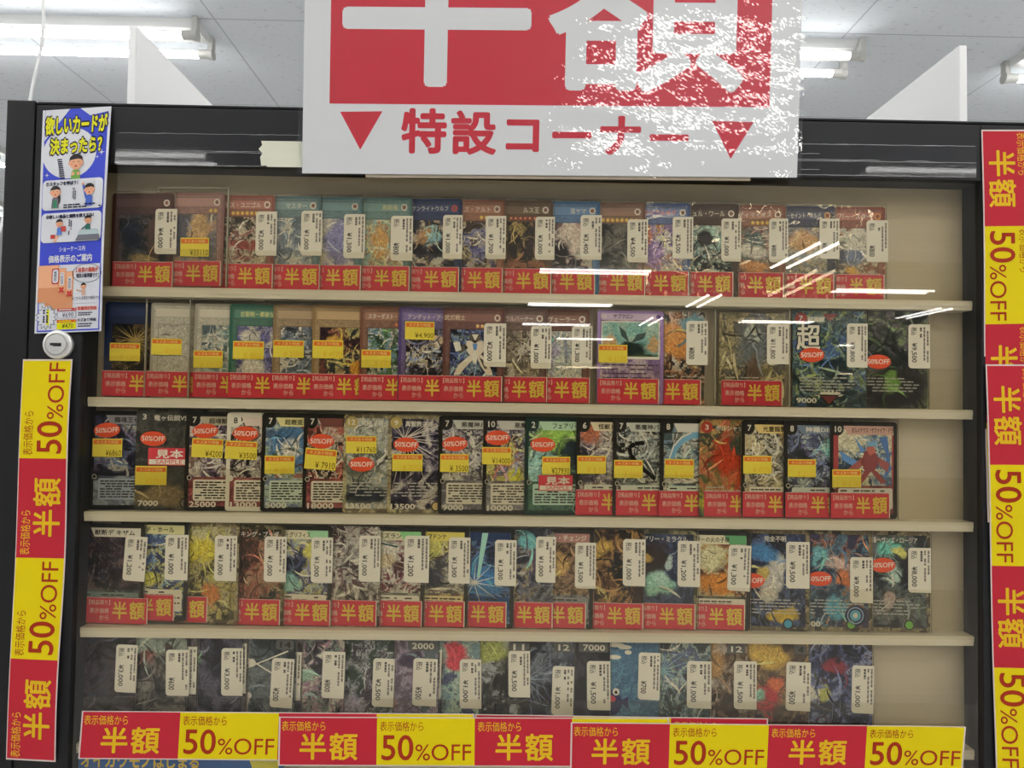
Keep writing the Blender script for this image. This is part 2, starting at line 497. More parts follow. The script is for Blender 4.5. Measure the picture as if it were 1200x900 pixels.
# hanging cable
q = MB()
zc = CEIL - 0.001
pth = [(50, -6), (51, 15), (51, 30), (49, 50), (45, 72), (40, 92), (35, 118), (30, 150), (27, 190)]
pp_ = [at(a, b_, 0.9) for a, b_ in pth]
pp_ = [Vector((pp_[0].x, pp_[0].y, CEIL))] + pp_ + [Vector((pp_[-1].x, 0.6, 1.2)), Vector((pp_[-1].x, 0.4, 0.4)), Vector((pp_[-1].x, 0.4, 0.004))]
q.tube(pp_, 0.0032)
tag(q.build('hanging_cable', [M['cable']], smooth=True), 'thin white cable hanging from the ceiling behind the case corner', 'cable')

# white shelf unit standing behind the case; its two side panels rise over the frame
YS = 0.15
pl, pr_ = at(151, 30, YS), at(1133.5, 53, YS)
su = empty('shelf_unit', ((pl.x + pr_.x) / 2, YS + 0.23, 0))
tag(su, 'white shelf unit behind the case, side panels rising as two triangles', 'shelf unit')
hw = (pr_.x - pl.x) / 2; ht = (pl.z + pr_.z) / 2
for s, z in ((-1, pl.z), (1, pr_.z)):
    q = MB(); q.box((min(s * hw, s * (hw - 0.009)), -0.23, 0), (max(s * hw, s * (hw - 0.009)), 0.23, z))
    o = q.build('side_panel', [M['white_board']], su, fix=True)
    bv = o.modifiers.new('edge', 'BEVEL'); bv.width = 0.0012; bv.segments = 2
for z in (0.1, 0.55, 1.0, 1.4):
    q = MB(); q.box((-hw + 0.009, -0.22, z), (hw - 0.009, 0.22, z + 0.018)); q.build('shelf', [M['white_board']], su, fix=True)

# ------------------------------------------------------------------ the display case
XLO, XLM, XLI = at(9, 122, 0).x, at(33, 400, 0).x, at(92, 500, 0).x
XRI = at(1151, 500, 0).x
ZTOP, ZCAP, ZBI = at(600, 130, 0).z, at(600, 134.5, 0).z, at(600, 201, 0).z
ZBO = at(600, 985, 0).z
XRO = XRI + (XLI - XLM); XRE = XRO + (XLM - XLO)
PANEL = 0.030
dc = empty('display_case', ((XLO + XRE) / 2, 0.06, 0))
tag(dc, 'black framed glass showcase displaying five rows of trading cards', 'display case')
o0 = Vector(dc.location)


def cbox(name, boxes, m_, bev=0.0, parent=dc):
    q = MB()
    off = o0 if parent is dc else o0
    for a, b_ in boxes:
        q.box(Vector(a) - off, Vector(b_) - off)
    o = q.build(name, [m_], parent, fix=True)
    if bev:
        bb = o.modifiers.new('edge', 'BEVEL'); bb.width = bev; bb.segments = 2
    return o


ZB1 = ZBO - 0.06
cbox('cabinet_shell', [((XLO, -0.001, 0.0), (XLM - 0.0008, 0.12, ZTOP)), ((XRO + 0.0008, -0.001, 0), (XRE, 0.12, ZTOP)), ((XLM, 0.001, ZCAP + 0.001), (XRO, 0.12, ZTOP)), ((XLM, 0.034, 0.0), (XRO, 0.12, ZCAP)), ((XLM, 0.002, 0.0), (XRO, 0.034, ZB1 - 0.004))], M['black2'], 0.0008)
cbox('door_frame', [((XLM, 0, ZB1), (XLI, 0.0275, ZCAP)), ((XRI, 0, ZB1), (XRO, 0.0275, ZCAP)), ((XLI, 0, ZBI), (XRI, 0.0275, ZCAP)), ((XLI, 0, ZB1), (XRI, 0.0275, ZBO))], M['black'], 0.0006)
cbox('glass_pane', [((XLI - 0.001, 0.004, ZBO - 0.001), (XRI + 0.001, 0.008, ZBI + 0.001))], M['glass'])
cbox('back_panel', [((XLI - 0.004, PANEL, ZBO), (XRI + 0.004, PANEL + 0.004, ZBI + 0.004))], M['panel'])
pk = at(69.5, 404, 0)
q = MB(); q.lathe([(0.0125, 0.002), (0.0125, -0.003), (0.0115, -0.0045), (0.0098, -0.0048), (0.0092, -0.0036), (0.0088, -0.0036), (0.0084, -0.0052), (0.0, -0.0053)], 'y', 40)
lk = q.build('lock', [M['chrome']], dc, pk - o0, smooth=False)
lk['label'] = 'round chrome lock'
q = MB(); q.box((-0.0047, -0.0056, -0.0011), (0.0047, -0.005, 0.0011)); q.box((-0.0022, -0.0056, -0.0018), (0.0047, -0.005, -0.0011))
q.build('keyhole', [M['hole']], lk, fix=True)

# clear acrylic pockets, one per row
ROWB = [(338, 165, .0149, 111, 74), (465, 130, .0142, 110, 75), (596, 110, .0138, 114, 81), (729.5, 105, .0127, 115, 80), (863, 115, .0115, 117, 80)]
LIP = [(295.5, 400), (421.3, 400), (550.8, 400), (683.5, 400), (818, 400)]
ROWN = ['top row', 'second row', 'middle row', 'fourth row', 'bottom row']
YC = 0.0212
KPX = (YC - CAMY) / FPX


def row_base(r, x):
    b_, x0, s, h, w = ROWB[r]
    return b_ + (x - x0) * s


for r in range(5):
    zb = at(600, row_base(r, 600), YC).z - 0.0006
    zl = at(400, LIP[r][0], 0.013).z
    xa, xb = XLI + 0.0006, XRI - 0.0006
    rk = empty('acrylic_pocket', ((xa + xb) / 2, YC, zb))
    tag(rk, 'long clear acrylic pocket holding the %s of trading cards' % ROWN[r], 'card rail', 'acrylic card pockets')
    c = Vector(rk.location)
    q = MB(); q.box(Vector((xa, 0.0122, zb - 0.0085)) - c, Vector((xb, PANEL - 0.0005, zb)) - c)
    q.box(Vector((xa, 0.0116, zb - 0.0052)) - c, Vector((xb, 0.0122, zb - 0.0005)) - c)
    q.build('ledge', [M['acrylic_edge']], rk, fix=True)
    q = MB()
    tl_ = Matrix.Translation(Vector((0, 0.0105 - YC, 0))) @ Matrix.Rotation(math.radians(-1.15), 4, 'X')
    q.box(Vector((xa - c.x, 0, -0.0025)), Vector((xb - c.x, 0.0016, zl - zb)), M4=tl_)
    q.build('lip', [M['acrylic']], rk, fix=True)

# ------------------------------------------------------------------ cards
_noise = {}


def fbm(ny, nx, rs, base=3):
    out = np.zeros((ny, nx)); amp = 1.0
    yy, xx = np.mgrid[0:ny, 0:nx]
    for o in range(4):
        g = base * 2 ** o + 2
        G = rs.rand(g + 2, g + 2)
        y = yy / ny * (g - 1); x = xx / nx * (g - 1) * 0.8
        iy, ix = y.astype(int), x.astype(int); fy, fx = y - iy, x - ix
        fy, fx = fy * fy * (3 - 2 * fy), fx * fx * (3 - 2 * fx)
        out += amp * ((G[iy, ix] * (1 - fx) + G[iy, ix + 1] * fx) * (1 - fy) + (G[iy + 1, ix] * (1 - fx) + G[iy + 1, ix + 1] * fx) * fy)
        amp *= 0.62
    return out


def art(sh, u0, v0, u1, v1, pal, seed, nx, ny, blobs=(), slashes=22, rays=None, layer=1, round_c=0.0, soft=False):
    rs = np.random.RandomState(seed); rnd = random.Random(seed)
    P = np.array([SI(c) for c in pal])
    P = (P.mean(1, keepdims=True) * 0.28 + P * 0.72) * 0.72
    a = fbm(ny, nx, rs, 5)
    wx, wy = fbm(ny, nx, rs) - 1.2, fbm(ny, nx, rs) - 1.2
    yy, xx = np.mgrid[0:ny, 0:nx]
    k = 0.30 * ny
    a = a[np.clip((yy + wy * k).astype(int), 0, ny - 1), np.clip((xx + wx * k).astype(int), 0, nx - 1)]
    rank = a.ravel().argsort().argsort().reshape(a.shape) / a.size
    tpos = np.clip(rank * len(P) - 0.5, 0, len(P) - 1.001)
    i0 = tpos.astype(int); f = (tpos - i0)[..., None]
    f = np.clip((f - 0.15) * 1.45, 0, 1)
    img = P[i0] * (1 - f) + P[i0 + 1] * f
    U, V = (xx + 0.5) / nx, (yy + 0.5) / ny
    w1, w2 = fbm(ny, nx, rs, 4) - 1.2, fbm(ny, nx, rs, 4) - 1.2
    for bl in blobs:
        cu, cv, ru, rv, c = bl[:5]
        d = np.sqrt(((U - cu + w1 * 0.10) / ru) ** 2 + ((V - cv + w2 * 0.08) / rv) ** 2)
        al = np.clip((1.15 - d) / (0.4 if not soft else 0.6), 0, 1)[..., None]
        img = img * (1 - al) + np.array(SI(c)) * 0.85 * (0.82 + 0.36 * rs.rand(ny, nx, 1)) * (0.7 + 0.5 * fbm(ny, nx, rs, 3)[..., None] / 1.2 * 0.6) * al
    img = np.clip(img * (0.8 + 0.4 * rs.rand(ny, nx, 1)), 0.003, 0.85)
    for j in range(ny):
        for i in range(nx):
            if round_c:
                du = max(round_c - i, i - (nx - 1 - round_c), 0); dv = max(round_c - j, j - (ny - 1 - round_c), 0)
                if du * du + dv * dv > round_c * round_c * 1.05:
                    continue
            sh.rect(u0 + (u1 - u0) * i / nx, v0 + (v1 - v0) * j / ny, u0 + (u1 - u0) * (i + 1) / nx, v0 + (v1 - v0) * (j + 1) / ny, img[j, i], layer, 1)
    cl = lambda u, v: (min(max(u, u0), u1), min(max(v, v0), v1))
    asp = (v1 - v0) / (u1 - u0)
    for s in range(int(slashes * 1.8)):
        u, v = rnd.uniform(u0, u1), rnd.uniform(v0, v1); an = rnd.uniform(0, 6.28); cv = rnd.uniform(-2.2, 2.2); ln = rnd.uniform(0.12, 0.42) * (u1 - u0)
        w = rnd.uniform(0.004, 0.022) * (u1 - u0); c = img[min(int((v - v0) / (v1 - v0) * ny), ny - 1), min(int((u - u0) / (u1 - u0) * nx), nx - 1)] * rnd.choice((0.4, 0.55, 1.5, 1.9, 2.3)) + 0.004
        A, B = [], []
        for k in range(7):
            t_ = k / 6; ww = w * math.sin(math.pi * (0.08 + 0.92 * t_)) ** 0.8
            A.append(cl(u - math.sin(an) * ww, v + math.cos(an) * ww * 0.75)); B.append(cl(u + math.sin(an) * ww, v - math.cos(an) * ww * 0.75))
            u += math.cos(an) * ln / 6; v += math.sin(an) * ln / 6 * 0.75; an += cv / 6
        sh.poly(A + B[::-1], tuple(np.clip(c, 0.003, 0.85)), layer + 1, 1)
    if rays:
        ru, rv, n, c, ln = rays
        ru, rv = u0 + ru * (u1 - u0), v0 + rv * (v1 - v0)
        for k in range(n):
            an = 6.283 * (k + rnd.uniform(-0.25, 0.25)) / n; l_ = ln * rnd.uniform(0.6, 1.2)
            e = cl(ru + math.cos(an) * l_, rv + math.sin(an) * l_ * 0.72)
            sh.poly([(ru - math.sin(an) * 0.006, rv + math.cos(an) * 0.006), e, (ru + math.sin(an) * 0.006, rv - math.cos(an) * 0.006)], SI(c), layer + 2, 0)


WHITE, INK = SI('#d2c8b8'), SI('#2a2826')


def face_duel(sh, s, sd, rnd):          # window card: coloured frame, title bar, level stars, picture window
    fr = s['frame']
    c = np.array(SI(fr)); c = (c.mean() * 0.3 + c * 0.7) * 0.88
    sh.rect(0.045, 0.03, 0.955, 0.97, tuple(c * 0.85), 1, 1)
    sh.rect(0.07, 0.055, 0.93, 0.15, tuple(np.clip(c * 1.25, 0, 0.85)), 2)
    for k, w in ((0.055, 0.006), (0.15, 0.006)):
        sh.rect(0.07, k - w / 2, 0.93, k + w / 2, tuple(c * 0.6), 3)
    tt = s.get('title')
    if tt:
        w = min(0.66, 0.085 * len(tt)); u = s.get('tu', 0.78) - w
        sh.text(tt, u, 0.075, u + w, 0.132, SI(s.get('tcol', '#c9c4bc')), 3, 0.012, res=2)
    sh.ell(0.88, 0.102, 0.05, 0.036, SI(s.get('attr', '#b9a9a0')), 3); sh.ell(0.88, 0.102, 0.03, 0.022, SI('#6b4c46'), 4)
    for k in range(s.get('stars', 0)):
        u = 0.86 - 0.075 * k
        sh.ell(u, 0.192, 0.03, 0.021, SI(s.get('scol', '#d4863a')), 3, n=10); sh.ell(u - 0.004, 0.189, 0.012, 0.008, SI('#e8c878'), 4, n=6)
    sh.rect(0.105, 0.222, 0.895, 0.735, tuple(c * 0.55), 2)
    art(sh, 0.12, 0.232, 0.88, 0.725, s['pal'], sd, 34, 30, s.get('blobs', ()), s.get('sl', 24), s.get('rays'), 3)
    sh.rect(0.08, 0.755, 0.92, 0.955, SI('#a79a85'), 2)
    sh.dashes(0.1, 0.77, 0.9, 0.94, 6, INK, rnd, 3)


def face_bordered(sh, s, sd, rnd):      # bordered battle card: cost, name bar, big picture, rules box, power
    bd = SI(s.get('border', '#262523'))
    sh.rrect(0.0, 0.0, 1, 1, 0.05, 0.036, bd, 1)
    tt, c2 = s.get('title'), SI(s.get('bar', '#a9a598'))
    art(sh, 0.055, 0.05, 0.945, 0.66, s['pal'], sd, 36, 36, s.get('blobs', ()), s.get('sl', 26), s.get('rays'), 2)
    sh.poly([(0.2, 0.045), (0.94, 0.045), (0.94, 0.135), (0.26, 0.135)], c2, 5)
    if s.get('bar2'):
        sh.poly([(0.62, 0.045), (0.94, 0.045), (0.94, 0.135), (0.7, 0.135)], SI(s['bar2']), 6)
    if tt:
        w = min(0.62, 0.085 * len(tt)); u = s.get('tu', 0.32)
        sh.text(tt, u, 0.062, u + w, 0.118, SI(s.get('tcol', '#26221f')), 7, 0.02, res=2)
    if s.get('cost'):
        sh.ell(0.1, 0.08, 0.1, 0.07, bd, 6)
        w = 0.045 * len(s['cost']) + 0.01
        sh.text(s['cost'], 0.1 - w / 2 + 0.02, 0.05, 0.1 + w / 2 + 0.02, 0.112, SI(s.get('ccol', '#cfc8bd')), 7, 0.02)
    bx = SI(s.get('box', '#9a968c'))
    art(sh, 0.055, 0.66, 0.945, 0.955, s.get('pal2', s['pal']), sd + 7, 36, 18, (), 6, None, 2)
    sh.rrect(0.12, 0.685, 0.93, 0.9, 0.03, 0.02, bx, 5)
    sh.dashes(0.15, 0.7, 0.9, 0.885, 7, INK, rnd, 6)
    sh.ell(0.065, 0.668, 0.04, 0.03, bd, 6); sh.ring(0.065, 0.668, 0.032, 0.024, 0.25, WHITE, 7)
    sh.ell(0.77, 0.935, 0.075, 0.053, bd, 6); sh.ring(0.77, 0.935, 0.068, 0.048, 0.15, bx, 7); sh.text('I', 0.755, 0.915, 0.785, 0.955, WHITE, 7, 0.03)
    if s.get('power'):
        w = 0.075 * len(s['power']); sh.text(s['power'], 0.07, 0.905, 0.07 + w, 0.965, SI('#cfcabd'), 7, 0.03)
        

def face_full(sh, s, sd, rnd):          # full picture with a rough metallic border
    if s.get('bpal'):
        art(sh, 0, 0, 1, 1, s['bpal'], sd + 3, 40, 54, (), 0, None, 1, 2)
        art(sh, 0.05, 0.04, 0.95, 0.96, s['pal'], sd, 44, 60, s.get('blobs', ()), s.get('sl', 30), s.get('rays'), 2)
    else:
        art(sh, 0, 0, 1, 1, s['pal'], sd, 46, 64, s.get('blobs', ()), s.get('sl', 30), s.get('rays'), 2, 2)
    tt = s.get('title')
    if tt:
        w = min(0.72, 0.08 * len(tt)); u = s.get('tu', 0.24)
        sh.text(tt, u, 0.06, u + w, 0.118, SI(s.get('tcol', '#d8d2c8')), 6, 0.02, res=2)
    if s.get('cost'):
        sh.ell(0.11, 0.08, 0.085, 0.06, SI(s.get('ccirc', '#8a7a4a')), 6); w = 0.045 * len(s['cost']) + 0.01
        sh.text(s['cost'], 0.11 - w / 2, 0.053, 0.11 + w / 2, 0.108, SI(s.get('ccol', '#e0d8c0')), 7, 0.02)
    if s.get('rules', True):
        sh.dashes(0.1, 0.68, 0.88, 0.84, 5, SI('#8c8a84'), rnd, 6, fill=0.35)
    if s.get('power'):
        w = 0.07 * len(s['power']); sh.text(s['power'], 0.05, 0.905, 0.05 + w, 0.96, SI('#cfcabd'), 7, 0.03)
    if s.get('orb'):
        sh.ell(0.7, 0.93, 0.075, 0.053, SI('#2c2a28'), 6); sh.ell(0.7, 0.93, 0.055, 0.04, SI(s['orb']), 7)


def face_monster(sh, s, sd, rnd):       # dark full-picture card with a level number and a caption band
    art(sh, 0, 0, 1, 1, s['pal'], sd, 44, 60, s.get('blobs', ()), s.get('sl', 30), s.get('rays'), 1, 2)
    sh.rect(0.0, 0.80, 1.0, 0.97, SI('#38302e'), 4)
    sh.dashes(0.04, 0.81, 0.96, 0.96, 6, SI('#6f665e'), rnd, 5, fill=0.4)
    if s.get('num'):
        w = 0.08 * len(s['num']); sh.rrect(0.93 - w - 0.06, 0.03, 0.97, 0.12, 0.02, 0.015, SI('#4a4a48'), 5)
        sh.text(s['num'], 0.93 - w, 0.045, 0.93, 0.105, SI('#c8c4ba') if not s.get('dk') else SI('#24221f'), 6, 0.02)


def face_creature(sh, s, sd, rnd):      # purple bordered pet card with a landscape window, a plain leafy blob inside
    sh.rrect(0, 0, 1, 1, 0.05, 0.036, SI('#77608a'), 1)
    art(sh, 0.045, 0.035, 0.955, 0.97, ['#6a4f80', '#8a70a0', '#a08cae'], sd, 30, 40, (), 0, None, 2)
    sh.rect(0.06, 0.03, 0.94, 0.1, SI('#93829f'), 4)
    sh.text('ヤブクロン', 0.24, 0.035, 0.54, 0.085, SI('#26212c'), 5, 0.02)
    sh.text('たね', 0.05, 0.04, 0.14, 0.08, SI('#e0d8d0'), 5, 0.02); sh.ell(0.92, 0.062, 0.035, 0.025, SI('#4a3060'), 5)
    sh.rect(0.06, 0.115, 0.94, 0.52, SI('#c0b8b0'), 4)
    art(sh, 0.075, 0.125, 0.925, 0.49, ['#5a98cc', '#6aa4d4', '#84b4dc'], sd + 1, 40, 26, ((.12, .65, .08, .3, '#b08860'), (.88, .62, .08, .28, '#b08860'), (.5, .8, .3, .22, '#26302e'), (.5, 1.0, .5, .1, '#36402f')), 0, None, 5)
    for pts in (((.46, .33), (.36, .27), (.33, .17), (.42, .22), (.475, .32)), ((.53, .33), (.6, .25), (.74, .23), (.7, .3), (.545, .34))):
        sh.poly(pts, SI('#3a4644'), 8)
    sh.dashes(0.08, 0.56, 0.92, 0.92, 8, SI('#3c3048'), rnd, 4, fill=0.3)


FACES = {'Y': face_duel, 'D': face_bordered, 'F': face_full, 'G': face_monster, 'P': face_creature}
RED_I, YEL_I, GLD_I = SI('#a1343e'), SI('#c9983a'), SI('#cf963e')


def strip_sheet(w, h):
    sh = Sheet((-w / 2, h), (w / 2, h), (-w / 2, 0), (w / 2, 0))
    sh.base(RED_I, thick=0.00012)
    sh.rect(0.985, 0, 1, 1, SI('#c0a8a0'), 1); sh.rect(0, 0, 1, 0.02, SI('#bb8f8a'), 1)
    sh.text('【現品限り】', 0.04, 0.1, 0.385, 0.29, SI('#c9a79c'), 1, 0.01, res=2)
    sh.text('表示価格', 0.055, 0.41, 0.37, 0.62, SI('#c9a79c'), 1, 0.01, res=2)
    sh.text('から', 0.215, 0.68, 0.37, 0.88, SI('#c9a79c'), 1, 0.01, res=2)
    sh.text('半', 0.425, 0.15, 0.665, 0.83, GLD_I, 1, 0.022)
    sh.text('額', 0.7, 0.14, 0.955, 0.83, GLD_I, 1, 0.022)
    return sh


STRIP = {}
OVAL = {}


def half_strip(parent, loc):
    if 'o' not in STRIP:
        o = strip_sheet(72 * KPX, 29.5 * KPX).mb.build('half_price_strip', [M['paper'], M['art']], parent, loc)
        STRIP['o'] = o
    else:
        o = STRIP['o'].copy(); COL.objects.link(o); o.parent = parent; o.location = loc
    return o


def oval_sticker(parent, loc, rot=0.0):
    if 'o' not in OVAL:
        w, h = 29 * KPX, 17 * KPX
        sh = Sheet((-w / 2, h / 2), (w / 2, h / 2), (-w / 2, -h / 2), (w / 2, -h / 2))
        sh.ell(0.5, 0.5, 0.5, 0.5, SI('#c8422c'), 0, n=32)
        sh.text('50%OFF', 0.06, 0.32, 0.94, 0.67, SI('#e0bcae'), 1, 0.014)
        OVAL['o'] = sh.mb.build('discount_sticker', [M['paper']], parent, loc)
    else:
        o = OVAL['o'].copy(); COL.objects.link(o); o.parent = parent; o.location = loc
        OVAL['l'] = o
    (OVAL.get('l') or OVAL['o']).rotation_euler = (0, rot, 0)


def price_tag(parent, loc, w, h, price, rnd, rot=0.0):
    sh = Sheet((-w / 2, h / 2), (w / 2, h / 2), (-w / 2, -h / 2), (w / 2, -h / 2))
    c = SI('#b7ab98')
    pts = sh
    # rounded on the two loose corners
    out = [(1, 0), (1, 1), (0.12, 1), (0.04, 0.98), (0, 0.94), (0, 0.06), (0.04, 0.02), (0.12, 0)]
    sh.poly(out, c, 0)
    n = len(out)
    for k in range(n):
        a, b_ = sh.P(*out[k]), sh.P(*out[(k + 1) % n]); d = Vector((0, 0.0002, 0)); sh.mb.face([a, b_, b_ + d, a + d], c)
    sh.poly([(u, v) for u, v in out[::-1]], c, -3)
    ink = SI('#393634')
    sh.text('税込', 0.12, 0.07, 0.39, 0.25, ink, 1, 0.014, 90, res=2)
    ln = {4: 0.27, 5: 0.36, 6: 0.45, 7: 0.5}.get(len(price), 0.45)
    sh.text(price, 0.12, 0.87 - ln, 0.39, 0.87, ink, 1, 0.018, 90, res=2)
    sh.dashes(0.52, 0.07, 0.64, 0.3, 1, ink, rnd, 1, True, 0.8, n=5)
    sh.dashes(0.66, 0.06, 0.97, 0.86, 2, SI('#5a5550'), rnd, 1, True, 0.5, n=12)
    sh.mb.build('price_tag', [M['paper']], parent, loc, (0, rot, 0))


def markdown(parent, loc, w, h, price, rot=0.0, faint=False):
    sh = Sheet((-w / 2, h / 2), (w / 2, h / 2), (-w / 2, -h / 2), (w / 2, -h / 2))
    sh.base(YEL_I, thick=0.00015)
    sh.rect(0.03, 0.07, 0.97, 0.31, SI('#c0562a'), 1)
    sh.text('キズあり特価', 0.14, 0.11, 0.86, 0.28, SI('#e0a860'), 2, 0.0, res=2)
    if price:
        wd_ = 0.105 * len(price)
        sh.text(price, 0.97 - wd_, 0.62, 0.97, 0.95, SI('#a8862c') if faint else SI('#4a3c1c'), 1, 0.0, res=2)
    sh.mb.build('markdown_sticker', [M['paper']], parent, loc, (0, rot, 0))


def sample_label(parent, loc, w, h):
    sh = Sheet((-w / 2, h / 2), (w / 2, h / 2), (-w / 2, -h / 2), (w / 2, -h / 2))
    sh.base(SI('#a2373d'), thick=0.00015)
    sh.text('見本', 0.2, 0.08, 0.92, 0.6, SI('#d8cfc4'), 1, 0.03)
    sh.rect(0.03, 0.66, 0.985, 0.95, SI('#c9bfb4'), 1); sh.text('SAMPLE', 0.2, 0.69, 0.9, 0.92, SI('#a2373d'), 2, 0.01)
    sh.mb.build('sample_label', [M['paper']], parent, loc)


NC = [0]
TILT = math.radians(3.4)


def card(r, side, x, look, st, pal, tag_=None, mk=None, oval=None, strip=None, tilt=None, sleeve='sleeve', sample=None, W=None, H=None, dy=0.0, dt=0.0, case=None, roll=0.0, **s):
    """side/x: which edge is given and its pixel; depths come from the row's pocket"""
    NC[0] += 1; seed = NC[0] * 17 + 3; rnd = random.Random(seed)
    b_, x0, sl_, h, w = ROWB[r]
    w = W or w; h = H or h
    xc = x - w / 2 if side == 'R' else x + w / 2
    if side == 'C':
        xc = x
    if tilt is None:
        tilt = -TILT if r in (0, 3, 4) else (TILT if r == 2 else 0)     # which edge lies over its neighbour
    yb = YC + dy
    org = at(xc, row_base(r, xc), yb)
    org.z = at(600, row_base(r, 600), YC).z + (dt * KPX) + (0 if r else 0)
    root = empty('trading_card', org, (0, 0, tilt))
    tag(root, look, 'trading card', 'trading cards on the ' + ROWN[r])
    ct = math.cos(tilt)
    wm, hm = w * KPX, h * KPX

    def loc(px, py, off):
        q_ = at(px, py, yb - (px - xc) * 0)
        # meet the tilted card plane
        for _ in range(3):
            q_ = at(px, py, yb + (q_.x - org.x) * math.tan(tilt))
        return Vector(((q_.x - org.x) / ct, -off, q_.z - org.z))

    # printed card
    sh = Sheet((-wm / 2, hm), (wm / 2, hm), (-wm / 2, 0), (wm / 2, 0), y=-0.0002, step=0.00002)
    rc = 0.045
    body = []
    for cu, cv, a in ((1 - rc, 1 - rc * .7, 0), (rc, 1 - rc * .7, 90), (rc, rc * .7, 180), (1 - rc, rc * .7, 270)):
        for k in range(5):
            t_ = math.radians(a + 22.5 * k); body.append((cu + rc * math.cos(t_), cv + rc * .7 * math.sin(t_)))
    edge = SI(s.get('border', s.get('frame', pal[0])))
    if st == 'Y':
        edge = tuple(np.array(edge) * 0.55)
    sh.poly(body, edge, 0)
    n = len(body)
    for k in range(n):
        a, b2 = sh.P(*body[k]), sh.P(*body[(k + 1) % n]); d = Vector((0, 0.0004, 0)); sh.mb.face([a, b2, b2 + d, a + d], edge)
    sh.poly(body[::-1], edge, -20)
    s['pal'] = pal
    FACES[st](sh, s, seed, rnd)
    if s.get('extra'):
        s['extra'](sh)
    sh.mb.build('printed_card', [M['gloss'], M['art']], root)
    # sleeve or hard case around it
    q = MB()
    if case:
        e = 0.0022
        q.box((-wm / 2 - e * 2, -0.0011, -0.0003), (wm / 2 + e * 2, 0.0009, hm + e * 2)); q.build('hard_case', [M['case']], root, fix=True)
        fo = 0.0013
        q = MB()
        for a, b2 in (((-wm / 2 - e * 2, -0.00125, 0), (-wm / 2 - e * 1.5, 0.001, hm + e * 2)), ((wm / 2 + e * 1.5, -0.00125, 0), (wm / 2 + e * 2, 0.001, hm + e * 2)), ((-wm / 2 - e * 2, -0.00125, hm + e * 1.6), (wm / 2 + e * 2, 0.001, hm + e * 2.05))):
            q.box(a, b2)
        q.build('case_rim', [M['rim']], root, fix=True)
    else:
        e = 0.0011
        q.box((-wm / 2 - e, -0.00075, -0.0003), (wm / 2 + e, 0.0004, hm + e * 1.6))
        ex = wm / 2 + e
        q.box((ex - 0.0005, -0.00082, 0), (ex + 0.00005, 0.0004, hm + e * 1.6), mi=1); q.box((-ex, -0.00078, hm + e * 1.6 - 0.0004), (ex, 0.0004, hm + e * 1.6), mi=1)  # pale strips put in as highlights along the sleeve's side and top edge
        q.build('sleeve', [M[sleeve], M['edge_glint']], root, fix=True)
        fo = 0.0009
    if strip is not None:
        sd_, sx = strip if isinstance(strip, tuple) else ('R', strip)
        cx = sx - 36 if sd_ == 'R' else sx + 36
        q_ = loc(cx, row_base(r, cx) - 0.5, 0.00058)
        half_strip(root, (q_.x, -0.00058 if not case else -0.00058, 0.0006))
    if oval:
        oval_sticker(root, loc(oval[0], oval[1], fo + 0.0001), rnd.uniform(-0.06, 0.06))
    if sample:
        a, c_, b2, d_ = sample
        sample_label(root, loc((a + b2) / 2, (c_ + d_) / 2, fo + 0.00015), (b2 - a) * KPX, (d_ - c_) * KPX)
    if mk:
        a, c_, b2, d_, pr = mk[:5]
        markdown(root, loc((a + b2) / 2, (c_ + d_) / 2, fo + 0.0003), (b2 - a) * KPX, (d_ - c_) * KPX, pr.lstrip('~'), math.radians(mk[5]) if len(mk) > 5 else 0.0, pr.startswith('~'))
    if tag_:
        a, c_, b2, d_, pr = tag_[:5]
        price_tag(root, loc((a + b2) / 2, (c_ + d_) / 2, fo + 0.0002), (b2 - a) * KPX, (d_ - c_) * KPX, pr, rnd, math.radians(tag_[5]) if len(tag_) > 5 else 0.0)
    return root


# ---- top row (each card lies over the one after it)
R = 0
card(R, 'R', 202, 'dark trading card with ¥4,000 tag, first in the top row beside the poster', 'Y', ['#17161c', '#23242e', '#3a3c48', '#5a4a40', '#191418'], (182, 245, 208, 298, '¥4,000'), strip=203, frame='#4e3431', stars=2, scol='#b08058', sl=14, blobs=((.3, .4, .25, .3, '#20242e'), (.75, .4, .15, .5, '#4a3a34'), (.5, .95, .3, .08, '#7a6a48')))
card(R, 'R', 261, 'pinkish trading card in a clear hard case with yellow ¥33110 sticker, top row', 'Y', ['#59555a', '#6a666a', '#8a8078', '#b07a58'], None, (212, 279, 246, 301, '¥33110'), strip=259, frame='#8d6660', stars=2, case=True, sl=8, blobs=((.62, .3, .22, .38, '#c98a62'), (.2, .4, .2, .5, '#55545c')), dt=2)
card(R, 'R', 320, 'brown framed trading card with cream swirls and ¥2,000 tag, top row', 'Y', ['#3a332e', '#6b5f50', '#a89a7c', '#c7bc9c', '#7a4a40'], (300, 248, 325, 300, '¥2,000'), strip=320, frame='#8a5248', stars=8, title='ンデス・ユニゴル', blobs=((.55, .6, .4, .12, '#7a4038'),))
card(R, 'R', 374, 'slate blue trading card with pale curved streaks and ¥1,000 tag, top row', 'Y', ['#56606a', '#68737c', '#7c8890', '#a8b0b4'], (353, 247, 378, 300, '¥1,000'), strip=375, frame='#5c7478', title='マスター', sl=18)
card(R, 'R', 423, 'teal trading card with cream and lilac picture and ¥1,300 tag, top row', 'Y', ['#c5b48c', '#a8a0a8', '#807a9a', '#5c5c70'], (403, 251, 428, 303, '¥1,300'), strip=423, frame='#54747a', blobs=((.2, .6, .14, .7, '#c8b482'), (.7, .5, .3, .5, '#6f6c8a')), sl=10)
card(R, 'R', 481, 'teal trading card with yellow-green glow and ¥800 tag, top row', 'Y', ['#6a7c70', '#94a07c', '#b8b078', '#a06a48', '#7c9aa0'], (458, 253, 484, 306, '¥800'), strip=480, frame='#587a78', title='鳥銅竜', tcol='#c8b878', blobs=((.5, .5, .18, .4, '#a8804e'),))
